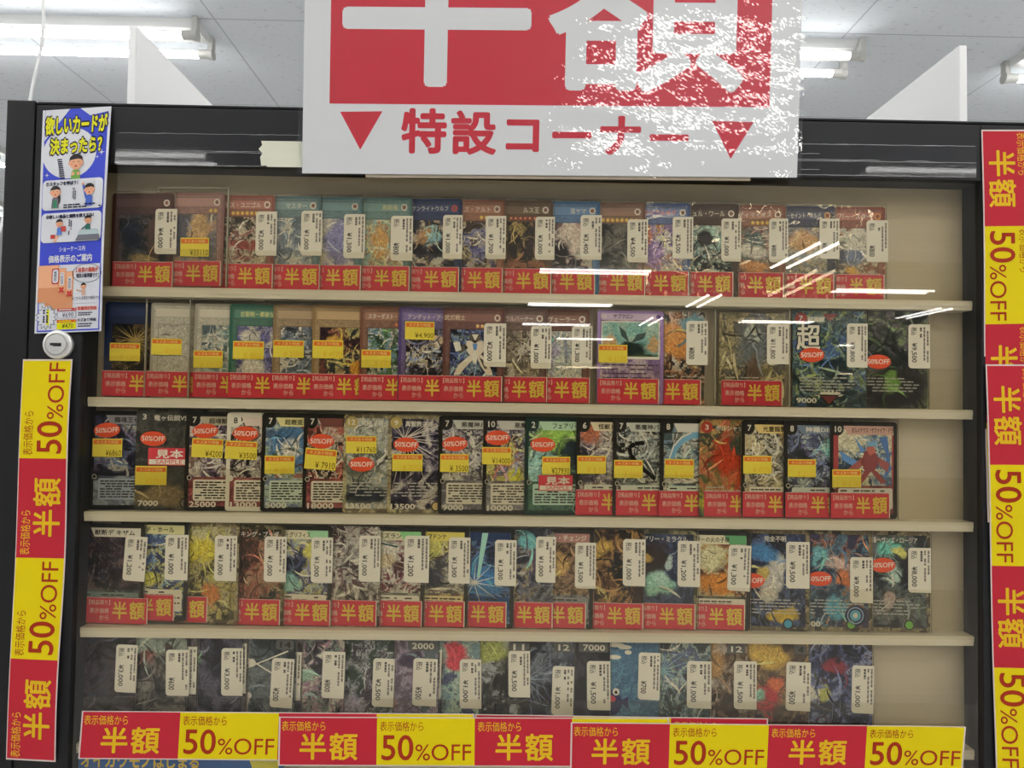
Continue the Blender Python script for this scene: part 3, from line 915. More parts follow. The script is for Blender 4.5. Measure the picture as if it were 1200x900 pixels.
card(R, 'R', 540, 'navy trading card with white lightning lines on black and ¥1,000 tag, top row', 'Y', ['#1e1c22', '#2c2830', '#3a3c52', '#a08458', '#a4a8b4'], (519, 252, 542, 304, '¥1,000'), strip=538, frame='#2e3a5e', title='妖サンライトウルフ', attr='#a04038', sl=40, blobs=((.4, .35, .25, .2, '#8a6c48'), (.6, .3, .12, .2, '#7090b0')))
card(R, 'R', 590, 'brown trading card with violet-blue knight shape and ¥1,700 tag, top row', 'Y', ['#3a3858', '#5a58a0', '#8080b0', '#a89468', '#40342e'], (569, 253, 593, 304, '¥1,700'), strip=589, frame='#8a5a44', stars=4, title='ズ・アルト', sl=26)
card(R, 'R', 647, 'olive brown trading card with dark wings on yellow and ¥3,000 tag, top row', 'Y', ['#7c6434', '#96803e', '#57442c', '#2c2826', '#221f20'], (627, 254, 650, 305, '¥3,000'), strip=646, frame='#5e4a38', title='ルス王', stars=8, scol='#8a3a30', sl=34, blobs=((.3, .55, .12, .4, '#2a2424'), (.75, .4, .2, .35, '#332d2c'), (.5, .9, .5, .1, '#7a5440')))
card(R, 'R', 702, 'bright blue framed trading card with pink-white picture and ¥3,400 tag, top row', 'Y', ['#2c2428', '#a87c7c', '#c8a8a0', '#d8c8c0', '#584050'], (680, 252, 705, 305, '¥3,400'), strip=697, frame='#3f68a4', title='混ヤマ', blobs=((.55, .3, .25, .3, '#c8988a'), (.3, .7, .25, .3, '#282428')))
card(R, 'R', 755, 'brown trading card with nine orange stars, charcoal picture and ¥4,500 tag, top row', 'Y', ['#2c2a2a', '#3c3a38', '#4e4c48', '#666258'], (735, 257, 759, 308, '¥4,500'), strip=756, frame='#7a5a4c', stars=9, sl=20)
card(R, 'R', 808, 'blue framed trading card with orange and violet picture and ¥2,500 tag, top row', 'Y', ['#b8563a', '#d89048', '#8a6a9c', '#6a5a90', '#a8a494'], (788, 254, 812, 304, '¥2,500'), strip=807, frame='#465a8c', title='デミウルギア', tcol='#c05040', attr='#d8a8a0', sleeve='wrinkled', blobs=((.35, .6, .25, .3, '#7f6aa0'), (.15, .25, .2, .2, '#c85838')))
card(R, 'R', 865, 'dark brown trading card with blue-white beast shape and ¥1,000 tag, top row', 'Y', ['#1c2024', '#283440', '#6c9cc0', '#c4d4d8', '#2a2a30'], (845, 256, 868, 307, '¥1,000'), strip=859, frame='#4a3a36', stars=1, title='ミュル・ワール', sleeve='wrinkled', sl=34, blobs=((.5, .25, .35, .25, '#8cb4cc'), (.45, .3, .2, .2, '#241f22')))
card(R, 'R', 920, 'red-brown trading card with pale flash in the middle and ¥800 tag, top row', 'Y', ['#6a4a44', '#7a6a5c', '#56605c', '#a05c40', '#8c8478'], (901, 256, 923, 308, '¥800'), strip=918, frame='#8a5a4c', stars=6, title='ヒディマイオス', sleeve='wrinkled', sl=10, blobs=((.45, .55, .3, .15, '#d8d0a8'), (.5, .9, .3, .12, '#b0764a'), (.5, .25, .2, .2, '#4c5654')))
card(R, 'R', 978, 'navy titled trading card crossed by slanting glare, next to last in the top row', 'Y', ['#8a8478', '#a89474', '#6e685e', '#787a80'], (960, 256, 983, 304, '¥800'), strip=977, frame='#44465a', stars=2, title='ード・セイント・ネルバ', attr='#b08050', sl=12, sleeve='wrinkled', blobs=((.5, .3, .3, .25, '#a8845e'),))
card(R, 'R', 1037, 'red-brown trading card with cream flame and ¥800 tag, last in the top row', 'Y', ['#4a4a5a', '#6a6258', '#c8bc88', '#e0d8b0', '#8a5a44'], (1015, 258, 1040, 308, '¥800'), strip=1036, frame='#8a5248', title='イバー・スター', stars=2, attr='#b87040', sl=16, sleeve='wrinkled', blobs=((.55, .35, .2, .5, '#d8cc98'), (.5, .62, .22, .2, '#626878'), (.45, .92, .15, .1, '#b8803c')))

# ---- second row
R = 1
T2 = TILT
card(R, 'L', 122, 'navy trading card with golden burst and faded yellow sticker, first in the second row', 'Y', ['#1c1a1e', '#2c241e', '#4c3c28', '#7c6840', '#12131c'], None, (130, 402, 164, 423, '~¥ 1270'), strip=('L', 121), tilt=T2, frame='#1f2c4e', sl=14, rays=(.45, .35, 26, '#8a7648', .4))
card(R, 'L', 176, 'off-white trading card in a clear case with yellow sticker at mid height, second row', 'Y', ['#cfc5b2', '#d8d0be', '#c6bca8', '#bdb29c'], None, (179, 397, 213, 416, '~¥2570'), strip=('L', 171), tilt=T2, frame='#b9b0a0', stars=3, scol='#a05848', sl=8, case=True)
card(R, 'L', 227, 'cream trading card with pale green wing shapes and low yellow sticker, second row', 'Y', ['#6c8486', '#88a09c', '#b4c4b4', '#d0d4c4', '#4c6068'], None, (228, 411, 261, 431, '~¥ 33170'), strip=('L', 227), tilt=T2, frame='#bdb2a2', stars=2, scol='#a85848', sl=36, case=True)
card(R, 'L', 268, 'green framed trading card with white blossoms on violet and yellow sticker, second row', 'Y', ['#4a4a80', '#5c5890', '#787498', '#cfc4a8', '#3c3c70'], None, (274, 400, 309, 421, '~¥ 4800'), strip=('L', 268), tilt=T2, frame='#3f6a5c', title='古聖戦－素破なる力', tu=.82, tcol='#b0ac70', blobs=((.25, .22, .22, .18, '#d0c4a0'), (.85, .3, .15, .1, '#c8bca0'), (.3, .85, .25, .18, '#c4b898')), sl=14)
card(R, 'L', 319, 'tan framed trading card with white slashes on grey-blue and yellow sticker, second row', 'Y', ['#4c5868', '#586474', '#6a7684', '#c0c4c0', '#3c4450'], None, (321, 399, 356, 419, '~¥ 2080'), strip=('L', 317), tilt=T2, frame='#8c7458', stars=4, scol='#9a5a3c', sl=26)
card(R, 'L', 365, 'gold-brown trading card with crimson machine and gold blade, yellow sticker, second row', 'Y', ['#2c2028', '#4a2c34', '#7c4434', '#c89c50', '#34383e'], None, (367, 399, 402, 420, '~¥ 4570'), strip=('L', 364), tilt=T2, frame='#937752', sl=22, blobs=((.75, .85, .2, .12, '#b07430'), (.3, .3, .15, .15, '#b08040')))
card(R, 'L', 421, 'brown trading card with blue-green coiling shapes and low yellow sticker, second row', 'Y', ['#3c5c40', '#5c8050', '#4c74a0', '#a8b890', '#304838'], None, (424, 410, 458, 431, '~¥ 870'), strip=('L', 421), tilt=T2, frame='#7c5444', title='スターダスト・ドラゴ', tcol='#d0c4b4', stars=5, scol='#a05038', sl=34)
card(R, 'L', 466, 'purple framed trading card with ¥4,900 yellow sticker near its top, second row', 'Y', ['#2c2830', '#443c48', '#5c6c98', '#b09c80', '#282226'], None, (475, 377, 509, 398, '¥4,900'), strip=('L', 467), tilt=T2, frame='#5a4a7c', title='アンデット・アイズ', tu=.8, tcol='#a89cb4', sl=30, blobs=((.65, .25, .14, .1, '#b09478'),))
def robot(sh):
    g, d, l = SI('#a89c8c'), SI('#4c463e'), SI('#c8beac')
    P = lambda *p, c=g, l_=7: sh.poly([(0.12 + 0.76 * u, 0.232 + 0.493 * v) for u, v in p], c, l_)
    P((.42, .08), (.62, .08), (.66, .2), (.52, .3), (.4, .2), c=d); P((.46, .1), (.6, .1), (.53, .24), c=l, l_=8)
    P((.36, .24), (.7, .24), (.8, .34), (.64, .56), (.48, .6), (.38, .5), (.3, .36)); P((.48, .3), (.58, .3), (.56, .44), (.5, .44), c=SI('#4c6c98'), l_=8)
    P((.32, .3), (.38, .4), (.22, .52), (.14, .4), c=d); P((.06, .28), (.2, .26), (.24, .44), (.12, .48), c=l, l_=8)
    P((.7, .26), (.9, .16), (.96, .3), (.78, .4), c=d)
    P((.44, .54), (.54, .6), (.34, .8), (.2, .98), (.08, .98), (.18, .76)); P((.3, .66), (.4, .64), (.24, .86), (.18, .84), c=l, l_=8)
    P((.56, .56), (.68, .54), (.84, .76), (.92, .98), (.8, .98), (.66, .78)); P((.62, .6), (.7, .64), (.8, .84), (.74, .84), c=d, l_=8)
    P((.46, .5), (.6, .5), (.56, .74), (.5, .74), c=l, l_=8)
card(R, 'L', 518, 'trading card of a grey armoured robot on blue with ¥2,000 tag, second row', 'Y', ['#262c4a', '#34427c', '#4a64a0', '#8098b4', '#222438'], (567, 379, 593, 430, '¥2,000'), strip=('L', 516), tilt=0, frame='#6c4844', title='武式戦士', tu=.36, tcol='#c49a80', stars=5, scol='#c08050', W=72, sl=12, extra=robot, dy=-.001)
card(R, 'R', 640, 'grey-brown trading card with ¥1,000 tag, standing after the robot card, second row', 'Y', ['#5c5248', '#7c7060', '#94866c', '#4c423c', '#a09888'], (622, 382, 646, 432, '¥1,000'), strip=641, tilt=-T2, frame='#6c5450', title='ル・ソウルバーナー', tcol='#a89890', sl=26)
card(R, 'R', 690, 'trading card with pale sky-blue figure and ¥1,300 tag under glare, second row', 'Y', ['#9ab0b8', '#c4ccc4', '#d0d4c4', '#6c8898', '#b8b4a4'], (670, 382, 694, 431, '¥1,300'), strip=691, tilt=-T2, frame='#6c4a40', title='ト・ヴェーラー', tcol='#c8b8a0', sl=14, blobs=((.35, .2, .1, .08, '#6ca0a8'), (.4, .42, .16, .2, '#8c8490'), (.38, .75, .07, .25, '#88848c'), (.7, .4, .06, .3, '#7c7c84')))
card(R, 'L', 699, 'purple bordered trading card with leafy dark blob and yellow sticker, second row', 'P', ['#6a4f80'], None, (701, 404, 735, 425, '~¥ 1120'), strip=('L', 700), tilt=0, W=78, frame='#77608a', dy=-.001)
card(R, 'R', 825, 'trading card with orange spiky hair shapes and ¥800 tag, second row', 'F', ['#4a3a34', '#7c5440', '#b0703c', '#c8c0b4', '#2c2a30'], (804, 376, 829, 428, '¥800'), strip=821, tilt=-T2, W=76, blobs=((.5, .3, .3, .2, '#a8703c'), (.8, .12, .2, .1, '#607c84'), (.5, .85, .6, .16, '#2c2826')))
card(R, 'L', 842, 'large khaki trading card with feathered shape in a hard case, ¥11,800 tag, second row', 'F', ['#6c6244', '#887c54', '#a09060', '#4c4a42', '#5c5a58'], (898, 380, 924, 427, '¥11,800'), strip=('L', 845), tilt=0, W=78, case=True, dy=-.0005, sl=46, blobs=((.5, .35, .3, .25, '#5c6060'), (.5, .25, .14, .1, '#9ca090'), (.5, .7, .12, .25, '#5c4c40')))
def super_mark(sh):
    w = SI('#a9a8a4')
    sh.text('超', 0.03, 0.13, 0.40, 0.42, SI('#1c1e22'), 7, 0.06); sh.text('超', 0.05, 0.14, 0.38, 0.41, w, 8, 0.02)
    for k in range(9):
        a = math.radians(200 + 17 * k); sh.poly([(.5, .9), (.5 + .2 * math.cos(a) - .01, .9 - .08 * math.sin(-a)), (.5 + .2 * math.cos(a) + .015, .9 - .08 * math.sin(-a) + .01)], w, 7)
    sh.poly([(.36, .87), (.64, .87), (.5, .985)], SI('#1a1816'), 8); sh.poly([(.39, .885), (.61, .885), (.5, .97)], SI('#5c2e2c'), 9); sh.rect(.38, .845, .64, .868, w, 9)
    sh.poly([(.40, .03), (.62, .03), (.51, .11)], SI('#6c3c3c'), 8)
card(R, 'L', 929, 'dark blue-green trading card with a big silver character and red oval, second row', 'F', ['#1c2c34', '#2c4448', '#3c5c6c', '#7c8c4c', '#2c5080'], (992, 379, 1016, 431, '¥9,800'), oval=(951, 416), tilt=-T2 * .8, W=85, H=114, cost='7', ccirc='#7c3430', title='超鎧獣', tu=.2, power='9000', sl=50, extra=super_mark, frame='#203040')
card(R, 'R', 1087, 'dark trading card with red oval and ¥9,500 tag, last in the second row', 'F', ['#1c2022', '#2c3430', '#4c4c50', '#6c8450', '#5a4c5c'], (1064, 380, 1089, 432, '¥9,500'), oval=(1029, 424), tilt=-T2 * .8, W=84, H=115, sl=50, frame='#1e2224', blobs=((.5, .8, .6, .22, '#262428'), (.5, .72, .1, .12, '#5c7c3c')))

# ---- middle row (each card lies over the one before it)
R = 2
LINE = ['#8a8490', '#a49ca0', '#5a5260', '#3a3440', '#c0b8b4']
card(R, 'L', 106, 'dark blue trading card with red oval and ¥6860 yellow sticker, first in the middle row', 'D', ['#1c1e2c', '#2c3048', '#4c3c54', '#3c5470', '#8c8880'], None, (110, 514, 143, 535, '¥6860'), oval=(126, 504), bar='#6c6a6c', title='龍魂王ゼロ', box='#7c8490', pal2=['#3c4860', '#5c6478', '#7c8490'], border='#1c1a1e')
card(R, 'L', 159, 'plain charcoal trading card with sample label and ¥24860 sticker, middle row', 'F', ['#3c3c3a', '#46463f', '#504e46', '#343434'], None, (160, 546, 195, 568, '~¥24860'), oval=(180, 514), sample=(175, 525, 218, 545), cost='3', ccirc='#3c3c3a', title='竜ヶ伝説VSジャ', power='7000', sl=6, rules=False, frame='#3c3c3a', orb='#5c5850', H=117, blobs=((.5, .86, .5, .1, '#6a5c44'),))
card(R, 'L', 217, 'trading card with power 25000 and ¥4200 sticker below red oval, middle row', 'D', ['#3a3040', '#6a5a70', '#a89ca0', '#c4b8b0', '#7c5c54'], None, (226, 514, 261, 536, '¥4200', 2), oval=(241, 505), cost='7', title='超魂獣ロック', bar='#8c8470', box='#b4a8a0', pal2=['#6c2c34', '#8a3c42'], power='25000', sl=40)
card(R, 'L', 265, 'white bordered trading card with power 13000 and ¥3500 sticker, middle row', 'D', ['#2c282c', '#8a8078', '#b4aca4', '#5c4444', '#c0b8ac'], None, (265, 517, 301, 538, '¥3500', 2), oval=(288, 508), cost='8', ccol='#2c2826', border='#b9afa2', title='暗竜ヴ', tu=.5, bar='#b0988c', box='#b4aaa0', pal2=['#7c3038', '#9a4a4c'], power='13000')
card(R, 'L', 306, 'trading card with round blue-green whirl and power 5000, yellow sticker, middle row', 'D', ['#3c5470', '#5c7c9c', '#a0b0b4', '#7c9464', '#a0543c'], None, (311, 534, 345, 555, '~¥ 0800'), cost='7', title='超鎧亜キング', bar='#a8a070', box='#98a4ac', pal2=['#5c6c90', '#8ca0b4'], power='5000', sl=34, blobs=((.45, .5, .42, .42, '#44607c'), (.4, .55, .14, .22, '#c4c0ac')))
card(R, 'L', 355, 'trading card with flaming red picture and tilted ¥7910 sticker, middle row', 'D', ['#5c2c24', '#a85040', '#c89078', '#d0b8a4', '#2c2020'], None, (358, 526, 394, 550, '¥ 7910', 4), oval=(377, 517), cost='7', title='超竜ノ', tu=.55, bar='#5a3a34', box='#b0a298', pal2=['#742c34', '#944448'], power='18000', sl=34)
card(R, 'L', 402, 'gold bordered trading card with grey crystals and ¥11760 sticker, middle row', 'F', ['#5c6058', '#888c7c', '#a8a890', '#788890', '#c0b890'], None, (406, 511, 441, 531, '¥11760'), oval=(424, 544), bpal=['#8c7c58', '#b0a078', '#6c6048'], cost='12', title='究極ノ頂点', power='13500', sl=44, orb='#a8905c', frame='#8c7c58', blobs=((.3, .82, .4, .14, '#2c3038'),))
card(R, 'L', 454, 'gold bordered trading card with white rays on dark violet, red oval, middle row', 'F', ['#241f30', '#2c2840', '#3c3850', '#6c6470', '#a49c94'], None, (460, 532, 495, 552, '~¥ 7050'), oval=(476, 521), bpal=['#8c7c58', '#b0a078', '#6c6048'], cost='9', title='真聖教ネオ・ブル', power='13500', sl=18, rays=(.2, .22, 30, '#a8a098', .9), orb='#a8905c', frame='#8c7c58')
card(R, 'L', 513, 'black bordered trading card with silver tangles and ¥3500 sticker, after the violet one, middle row', 'D', LINE, None, (516, 532, 549, 553, '¥ 3500'), oval=(533, 520), cost='7', title='悪魔神バロム・', bar='#98968c', box='#a8a49c', pal2=['#5c5860', '#807c80'], power='9000', sl=46)
card(R, 'L', 565, 'black bordered trading card with ¥14000 sticker under red oval, middle row', 'D', ['#3a3440', '#8a8084', '#a89c98', '#5c6c94', '#9c5040', '#c8b040'], None, (565, 524, 599, 544, '¥14000'), oval=(583, 513), cost='10', title='悪魔神ド', tu=.45, bar='#98948c', box='#a8a49c', pal2=['#5c5860', '#807c80'], power='10000', sl=46, blobs=((.45, .95, .12, .2, '#c0a83c'),))
def sampled(sh):
    pass
card(R, 'L', 614, 'green bordered trading card with sample label and ¥27930 sticker, middle row', 'D', ['#2c3c3c', '#3c5c50', '#6c8c5c', '#8cacb4', '#34383c'], None, (635, 535, 668, 556, '¥27930'), oval=(636, 521), sample=(631, 557, 671, 575), cost='2', border='#24302c', title='フェアリー・ライ', tu=.4, bar='#8ca488', box='#8ca094', pal2=['#2c5044', '#3c6454'], blobs=((.2, .75, .25, .3, '#7c9cb0'), (.5, .3, .45, .2, '#7c9c4c'), (.68, .55, .25, .3, '#2c3438')), sl=22)
card(R, 'L', 674, 'trading card with diagonal white streaks and half-price strip after the green one, middle row', 'D', ['#3c3440', '#6c6470', '#a49ca0', '#c4bcb4', '#6a4c40'], None, (676, 534, 710, 555, '~¥ 4 50'), strip=('L', 674), cost='6', title='怪獣と闇', bar='#a89c80', box='#a0a49c', sl=50, blobs=((.15, .2, .2, .16, '#9c6048'),))
card(R, 'L', 717, 'trading card with a black curved tail on silver scribbles, yellow sticker, middle row', 'D', ['#2c3030', '#5c6460', '#8c9490', '#b4b8b0', '#242626'], None, (719, 539, 753, 560, '~¥ 5000'), strip=('L', 721), cost='7', title='悪魔神バロム・', bar='#949488', box='#9ca09c', sl=50, extra=lambda sh: sh.line([(.62, .62), (.5, .55), (.36, .47), (.26, .38), (.24, .3), (.32, .26), (.46, .25)], .06, SI('#1c1c1c'), 8, asp=1.4))
card(R, 'L', 772, 'trading card with a curved blue blade shape and yellow sticker, middle row', 'D', ['#3c4c50', '#5c7488', '#8ca0a8', '#5c5450', '#b0aca4'], None, (778, 538, 813, 560, '~¥ 6800', 1), strip=('L', 771), cost='8', title='悪魔神', tu=.58, bar='#a09c90', box='#98a09c', sl=30, extra=lambda sh: (sh.line([(.16, .5), (.17, .4), (.22, .3), (.32, .22), (.46, .17), (.62, .16)], .09, SI('#5c80ac'), 8, asp=1.4), sh.line([(.13, .5), (.14, .4), (.2, .28), (.31, .19), (.46, .14)], .02, SI('#b8bcb8'), 9, asp=1.4)))
card(R, 'L', 818, 'vivid orange-red and green trading card without sticker, middle row', 'F', ['#4c5c34', '#7c6c34', '#a8502c', '#b88a3c', '#3c4034'], strip=('L', 824), cost='3', ccirc='#7c3028', title='ボルシャック', sl=24, frame='#26261f', blobs=((.45, .35, .28, .24, '#8c3424'), (.65, .25, .2, .15, '#3c4438'), (.75, .65, .2, .2, '#9c4428'), (.25, .82, .25, .06, '#c0a030')))
card(R, 'L', 867, 'cream and gold trading card with a horned grey shape, yellow sticker, middle row', 'D', ['#a8946c', '#c0ac7c', '#6c6458', '#3c3a38', '#c8bc98'], None, (870, 534, 904, 555, '~¥ 4770'), strip=('L', 869), cost='7', title='光霊龍雷セ', bar='#b09460', box='#a8a498', sl=44, blobs=((.72, .2, .16, .16, '#b08c4c'),))
card(R, 'L', 917, 'blue-violet and silver trading card with wavy lines, yellow sticker, middle row', 'D', ['#3c4464', '#5c6c90', '#94a0a8', '#544c74', '#30343c'], None, (922, 538, 956, 559, '~¥ 2110'), strip=('L', 919), cost='8', title='神羅DEATH', bar='#5a6470', tcol='#b8b8b4', box='#989c9c', sl=60, blobs=((.7, .4, .15, .15, '#6ca0b8'),))
def winged(sh):
    P = lambda *p, c, l_=7: sh.poly([(0.12 + 0.8 * u, 0.15 + 0.5 * v) for u, v in p], SI(c), l_)
    P((.02, .3), (.4, .55), (.36, .66), (.08, .5), c='#4c6c94'); P((.3, .02), (.5, .3), (.42, .34), c='#4c6c94'); P((.75, .02), (.92, .0), (.98, .7), (.86, .9), (.9, .4), c='#40587c'); P((.5, .12), (.74, .1), (.66, .26), c='#5c7c9c')
    P((.5, .3), (.68, .3), (.78, .5), (.66, .74), (.5, .74), (.42, .52), c='#6c3c3c', l_=8); P((.52, .24), (.66, .2), (.7, .34), (.58, .4), c='#8c5048', l_=9)
    P((.44, .44), (.2, .66), (.16, .76), (.36, .7), (.48, .58), c='#7c4844', l_=8); P((.76, .44), (.96, .56), (.92, .74), (.76, .6), c='#7c4844', l_=8)
    P((.5, .7), (.6, .74), (.44, .98), (.32, .98), c='#74403e', l_=8); P((.62, .74), (.7, .7), (.9, .94), (.8, .99), c='#74403e', l_=8)
card(R, 'L', 971, 'red framed trading card with blue wings and crimson armour, last in the middle row', 'D', ['#3c5878', '#5c7ca0', '#c0b878', '#a8a48c', '#30445c'], None, (974, 550, 1009, 571, '~¥ 8 00'), strip=('L', 972), cost='10', title='ボルメテウス・サファイア・ドラ', bar='#98786c', box='#a09c94', pal2=['#6c2c34', '#8a3c42'], sl=14, blobs=((.3, .2, .3, .2, '#c8bc88'), (.95, .2, .1, .2, '#c8bc88')), extra=lambda sh: (winged(sh), sh.rect(.05, .14, .12, .66, SI('#7c3838'), 6), sh.rect(.92, .14, .945, .66, SI('#7c3838'), 6)), W=82)

# ---- fourth row
R = 3
card(R, 'R', 167, 'dark maroon trading card with white name bar and tilted ¥1,200 tag, fourth row', 'D', ['#1e181c', '#38202a', '#2c2c3c', '#5c4848', '#161418'], (146, 629, 172, 680, '¥1,200', 3), strip=173, title='獣断デ キザム', tu=.26, bar='#b5afa4', box='#5c6864', pal2=['#2c2c30', '#4c5450'], sl=22, roll=2)
card(R, 'R', 218, 'trading card with blue sky and yellow beams and ¥1,000 tag, fourth row', 'D', ['#2c4474', '#44649c', '#7c94b4', '#b8a850', '#20305c'], (194, 627, 221, 679, '¥1,000'), strip=204, title='ガード・ホール', tu=.2, bar='#b0a878', box='#a8a8a8', sl=20, blobs=((.35, .85, .25, .14, '#b8a448'),), dt=4)
card(R, 'R', 278, 'golden trading card with coiled yellow shapes and ¥1,000 tag, fourth row', 'F', ['#3c3828', '#6c6440', '#a0904c', '#b8a040', '#7c6c5c', '#c0a870'], (252, 628, 278, 680, '¥1,000'), strip=243, bpal=['#7c6c48', '#a09068', '#4c4430'], frame='#4c4430', rules=False, sl=44, blobs=((.4, .25, .4, .14, '#b0983c'), (.6, .7, .15, .12, '#a8683c')), dt=2)
card(R, 'R', 331, 'rusty red and brown trading card with ¥1,000 tag, fourth row', 'F', ['#3c2c24', '#6c3c30', '#94503c', '#8c7454', '#2c2c24'], (310, 629, 336, 681, '¥1,000'), strip=328, bpal=['#5c5438', '#7c7450', '#3c3824'], frame='#3c3424', title='マイキング・ブッダ', tu=.2, tcol='#b0a894', rules=False, sl=44)
card(R, 'R', 387, 'navy and yellow trading card with green-white name bar and ¥1,000 tag, fourth row', 'D', ['#24283c', '#3c4460', '#6c6484', '#c0b850', '#8c98a4'], (365, 630, 390, 682, '¥1,000'), strip=387, title='大帝ネロ・グリフィス', tu=.06, bar='#a8a888', bar2='#7ca07c', box='#a8a090', sl=26, blobs=((.75, .3, .18, .14, '#c0bc54'), (.8, .55, .16, .16, '#b4b050'), (.35, .85, .2, .18, '#7ca0b0')))
card(R, 'R', 444, 'silver trading card with wine-coloured curls and ¥1,000 tag, fourth row', 'F', ['#3c2c30', '#78706c', '#9c968c', '#b4ac9c', '#5c3c40'], (421, 628, 446, 681, '¥1,000'), strip=441, title='ニーリー・フィンフ', tu=.2, tcol='#8c8478', rules=False, sl=70, frame='#2a2024')
card(R, 'R', 496, 'trading card with a round pale face shape on maroon and ¥1,200 tag, fourth row', 'D', ['#5c2838', '#7c3848', '#a8a8a0', '#c8beb0', '#4c2430'], (474, 628, 503, 682, '¥1,200'), strip=494, title='生妖精スズラン', tu=.06, bar='#a09c80', bar2='#6c9c68', box='#b0a898', pal2=['#6c6c60', '#8c8c80'], sl=16, blobs=((.4, .3, .3, .18, '#c0b8a4'), (.35, .48, .22, .12, '#c09878')), extra=lambda sh: sh.line([(.22, .2), (.38, .17), (.6, .2)], .025, SI('#2c4448'), 8, asp=1.4))
card(R, 'R', 547, 'grey and tan trading card with pale yellow corner and ¥1,300 tag, fourth row', 'D', ['#3c3c40', '#6c6860', '#98907c', '#b0a48c', '#6c4c48'], (526, 630, 551, 683, '¥1,300'), strip=544, title='ヴェクト・マドンナ', tu=.06, bar='#b09c50', box='#a89870', pal2=['#a89458', '#5c4c40'], sl=34, blobs=((.42, .22, .25, .2, '#c0b05c'), (.4, .75, .3, .2, '#38383c')))
def burst(sh):
    for k in range(11):
        a = k * .571 + .2; sh.poly([(.42 - .008 * math.sin(a), .55 + .006 * math.cos(a)), (min(max(.42 + .5 * math.cos(a), .06), .94), .55 + .25 * math.sin(a)), (.42 + .008 * math.sin(a), .55 - .006 * math.cos(a))], SI('#b8ccdc'), 8)
    sh.poly([(.53, .05), (.62, .05), (.5, .5), (.46, .5)], SI('#7ca0c8'), 7)
card(R, 'R', 601, 'black bordered trading card with bright blue starburst and ¥1,300 tag, fourth row', 'D', ['#1c2438', '#243c68', '#345c98', '#4c74a8', '#3c2c34'], (580, 633, 605, 686, '¥1,300'), strip=593, bar='#24304c', box='#243c60', sl=18, blobs=((.42, .85, .45, .4, '#3c68a4'), (.2, .45, .2, .2, '#38282e')), extra=burst)
card(R, 'R', 647, 'trading card of bluish grey and purple shards with ¥1,000 tag, fourth row', 'F', ['#2c2c38', '#4c4c5c', '#6c7484', '#8c7c54', '#4c3c5c'], (628, 629, 651, 682, '¥1,000'), strip=647, title='宝の目録', tu=.12, rules=False, sl=50, frame='#221f24', blobs=((.62, .12, .14, .08, '#5c90a8'),))
card(R, 'R', 694, 'brown machine-like trading card with reddish top and ¥1,500 tag, fourth row', 'D', ['#3c2c24', '#6c5040', '#94744c', '#5c4438', '#2c2c30'], (674, 636, 698, 689, '¥1,500'), strip=686, title='フル・チェンジ', tu=.3, tcol='#c8bcb0', bar='#84605a', box='#6c6c6c', pal2=['#3c3c40', '#7c7c80'], sl=34, blobs=((.45, .5, .25, .2, '#a08050'),))
card(R, 'R', 753, 'dark amber trading card with dense bristling texture and ¥1,000 tag, fourth row', 'F', ['#2c1e18', '#4c3420', '#7c5428', '#a07434', '#1e1a1a'], (730, 632, 756, 686, '¥1,000'), strip=753, rules=False, sl=70, frame='#241d1a', blobs=((.3, .2, .2, .1, '#b08844'),))
card(R, 'R', 816, 'trading card with pale green tentacled shape on dark blue and ¥1,200 tag, fourth row', 'F', ['#1c2840', '#2c3c60', '#3c4c70', '#24304c'], (794, 634, 820, 687, '¥1,200'), strip=814, title='ェアリー・ミラクル', tu=.14, bpal=['#6c6448', '#8c8458', '#3c3c30'], frame='#3c3c30', sl=12, rules=False, blobs=((.3, .28, .3, .22, '#2c2424'), (.28, .25, .08, .06, '#b08844'), (.45, .58, .26, .12, '#7ca08c'), (.5, .5, .12, .1, '#88ac94'), (.62, .3, .08, .08, '#8c98b0')))
card(R, 'R', 878, 'trading card with glowing orange fire picture and green name bar, ¥1,300 tag, fourth row', 'D', ['#7c4424', '#b06c30', '#d09c58', '#e0c088', '#4c2418'], (853, 639, 879, 692, '¥1,300', 2), strip=872, title='ェアリーの火の子祭', tu=.08, bar='#a8a488', bar2='#4c7c54', box='#a8a494', pal2=['#3c3c34', '#5c5c50'], sl=14, blobs=((.42, .35, .22, .22, '#e8c07c'), (.5, .8, .35, .2, '#b06c2c')), roll=-2)
card(R, 'R', 947, 'night blue trading card with pale silver figure shape and ¥9,500 tag, fourth row', 'F', ['#1c2440', '#2c3c64', '#3c5480', '#14182c'], (921, 635, 948, 689, '¥9,500'), oval=(881, 680), title='完全不明', tu=.35, bpal=['#6c5c40', '#8c7c58', '#3c3428'], frame='#4c4434', sl=16, orb='#3c7c9c', H=117, blobs=((.55, .3, .14, .14, '#a8a8a4'), (.45, .5, .2, .16, '#98948c'), (.3, .45, .12, .08, '#a08c4c'), (.4, .68, .14, .08, '#a8a098'), (.62, .88, .25, .07, '#c08c34'), (.3, .2, .3, .1, '#3c6890')))
card(R, 'R', 1021, 'trading card with teal hair and orange nebula shapes and ¥9,000 tag, fourth row', 'F', ['#1c2c44', '#2c4c64', '#3c6c80', '#8c5434', '#2c2c4c'], (996, 653, 1022, 706, '¥9,000'), oval=(960, 678), bpal=['#6c5c40', '#8c7c58', '#3c3428'], frame='#4c4434', power='000', tu=.1, sl=34, orb='#5c8c3c', H=117, blobs=((.22, .25, .16, .12, '#5c8ca0'), (.55, .32, .2, .06, '#b08c80'), (.6, .48, .16, .1, '#b0643c'), (.5, .78, .2, .1, '#4c80b8')), extra=lambda sh: (sh.ell(.76, .84, .15, .1, SI('#161c30'), 7), sh.ring(.76, .84, .12, .085, .15, SI('#6c7cb0'), 8), sh.ell(.76, .84, .08, .055, SI('#4c80c0'), 8), sh.ell(.76, .84, .035, .025, SI('#a8d0e0'), 9)))
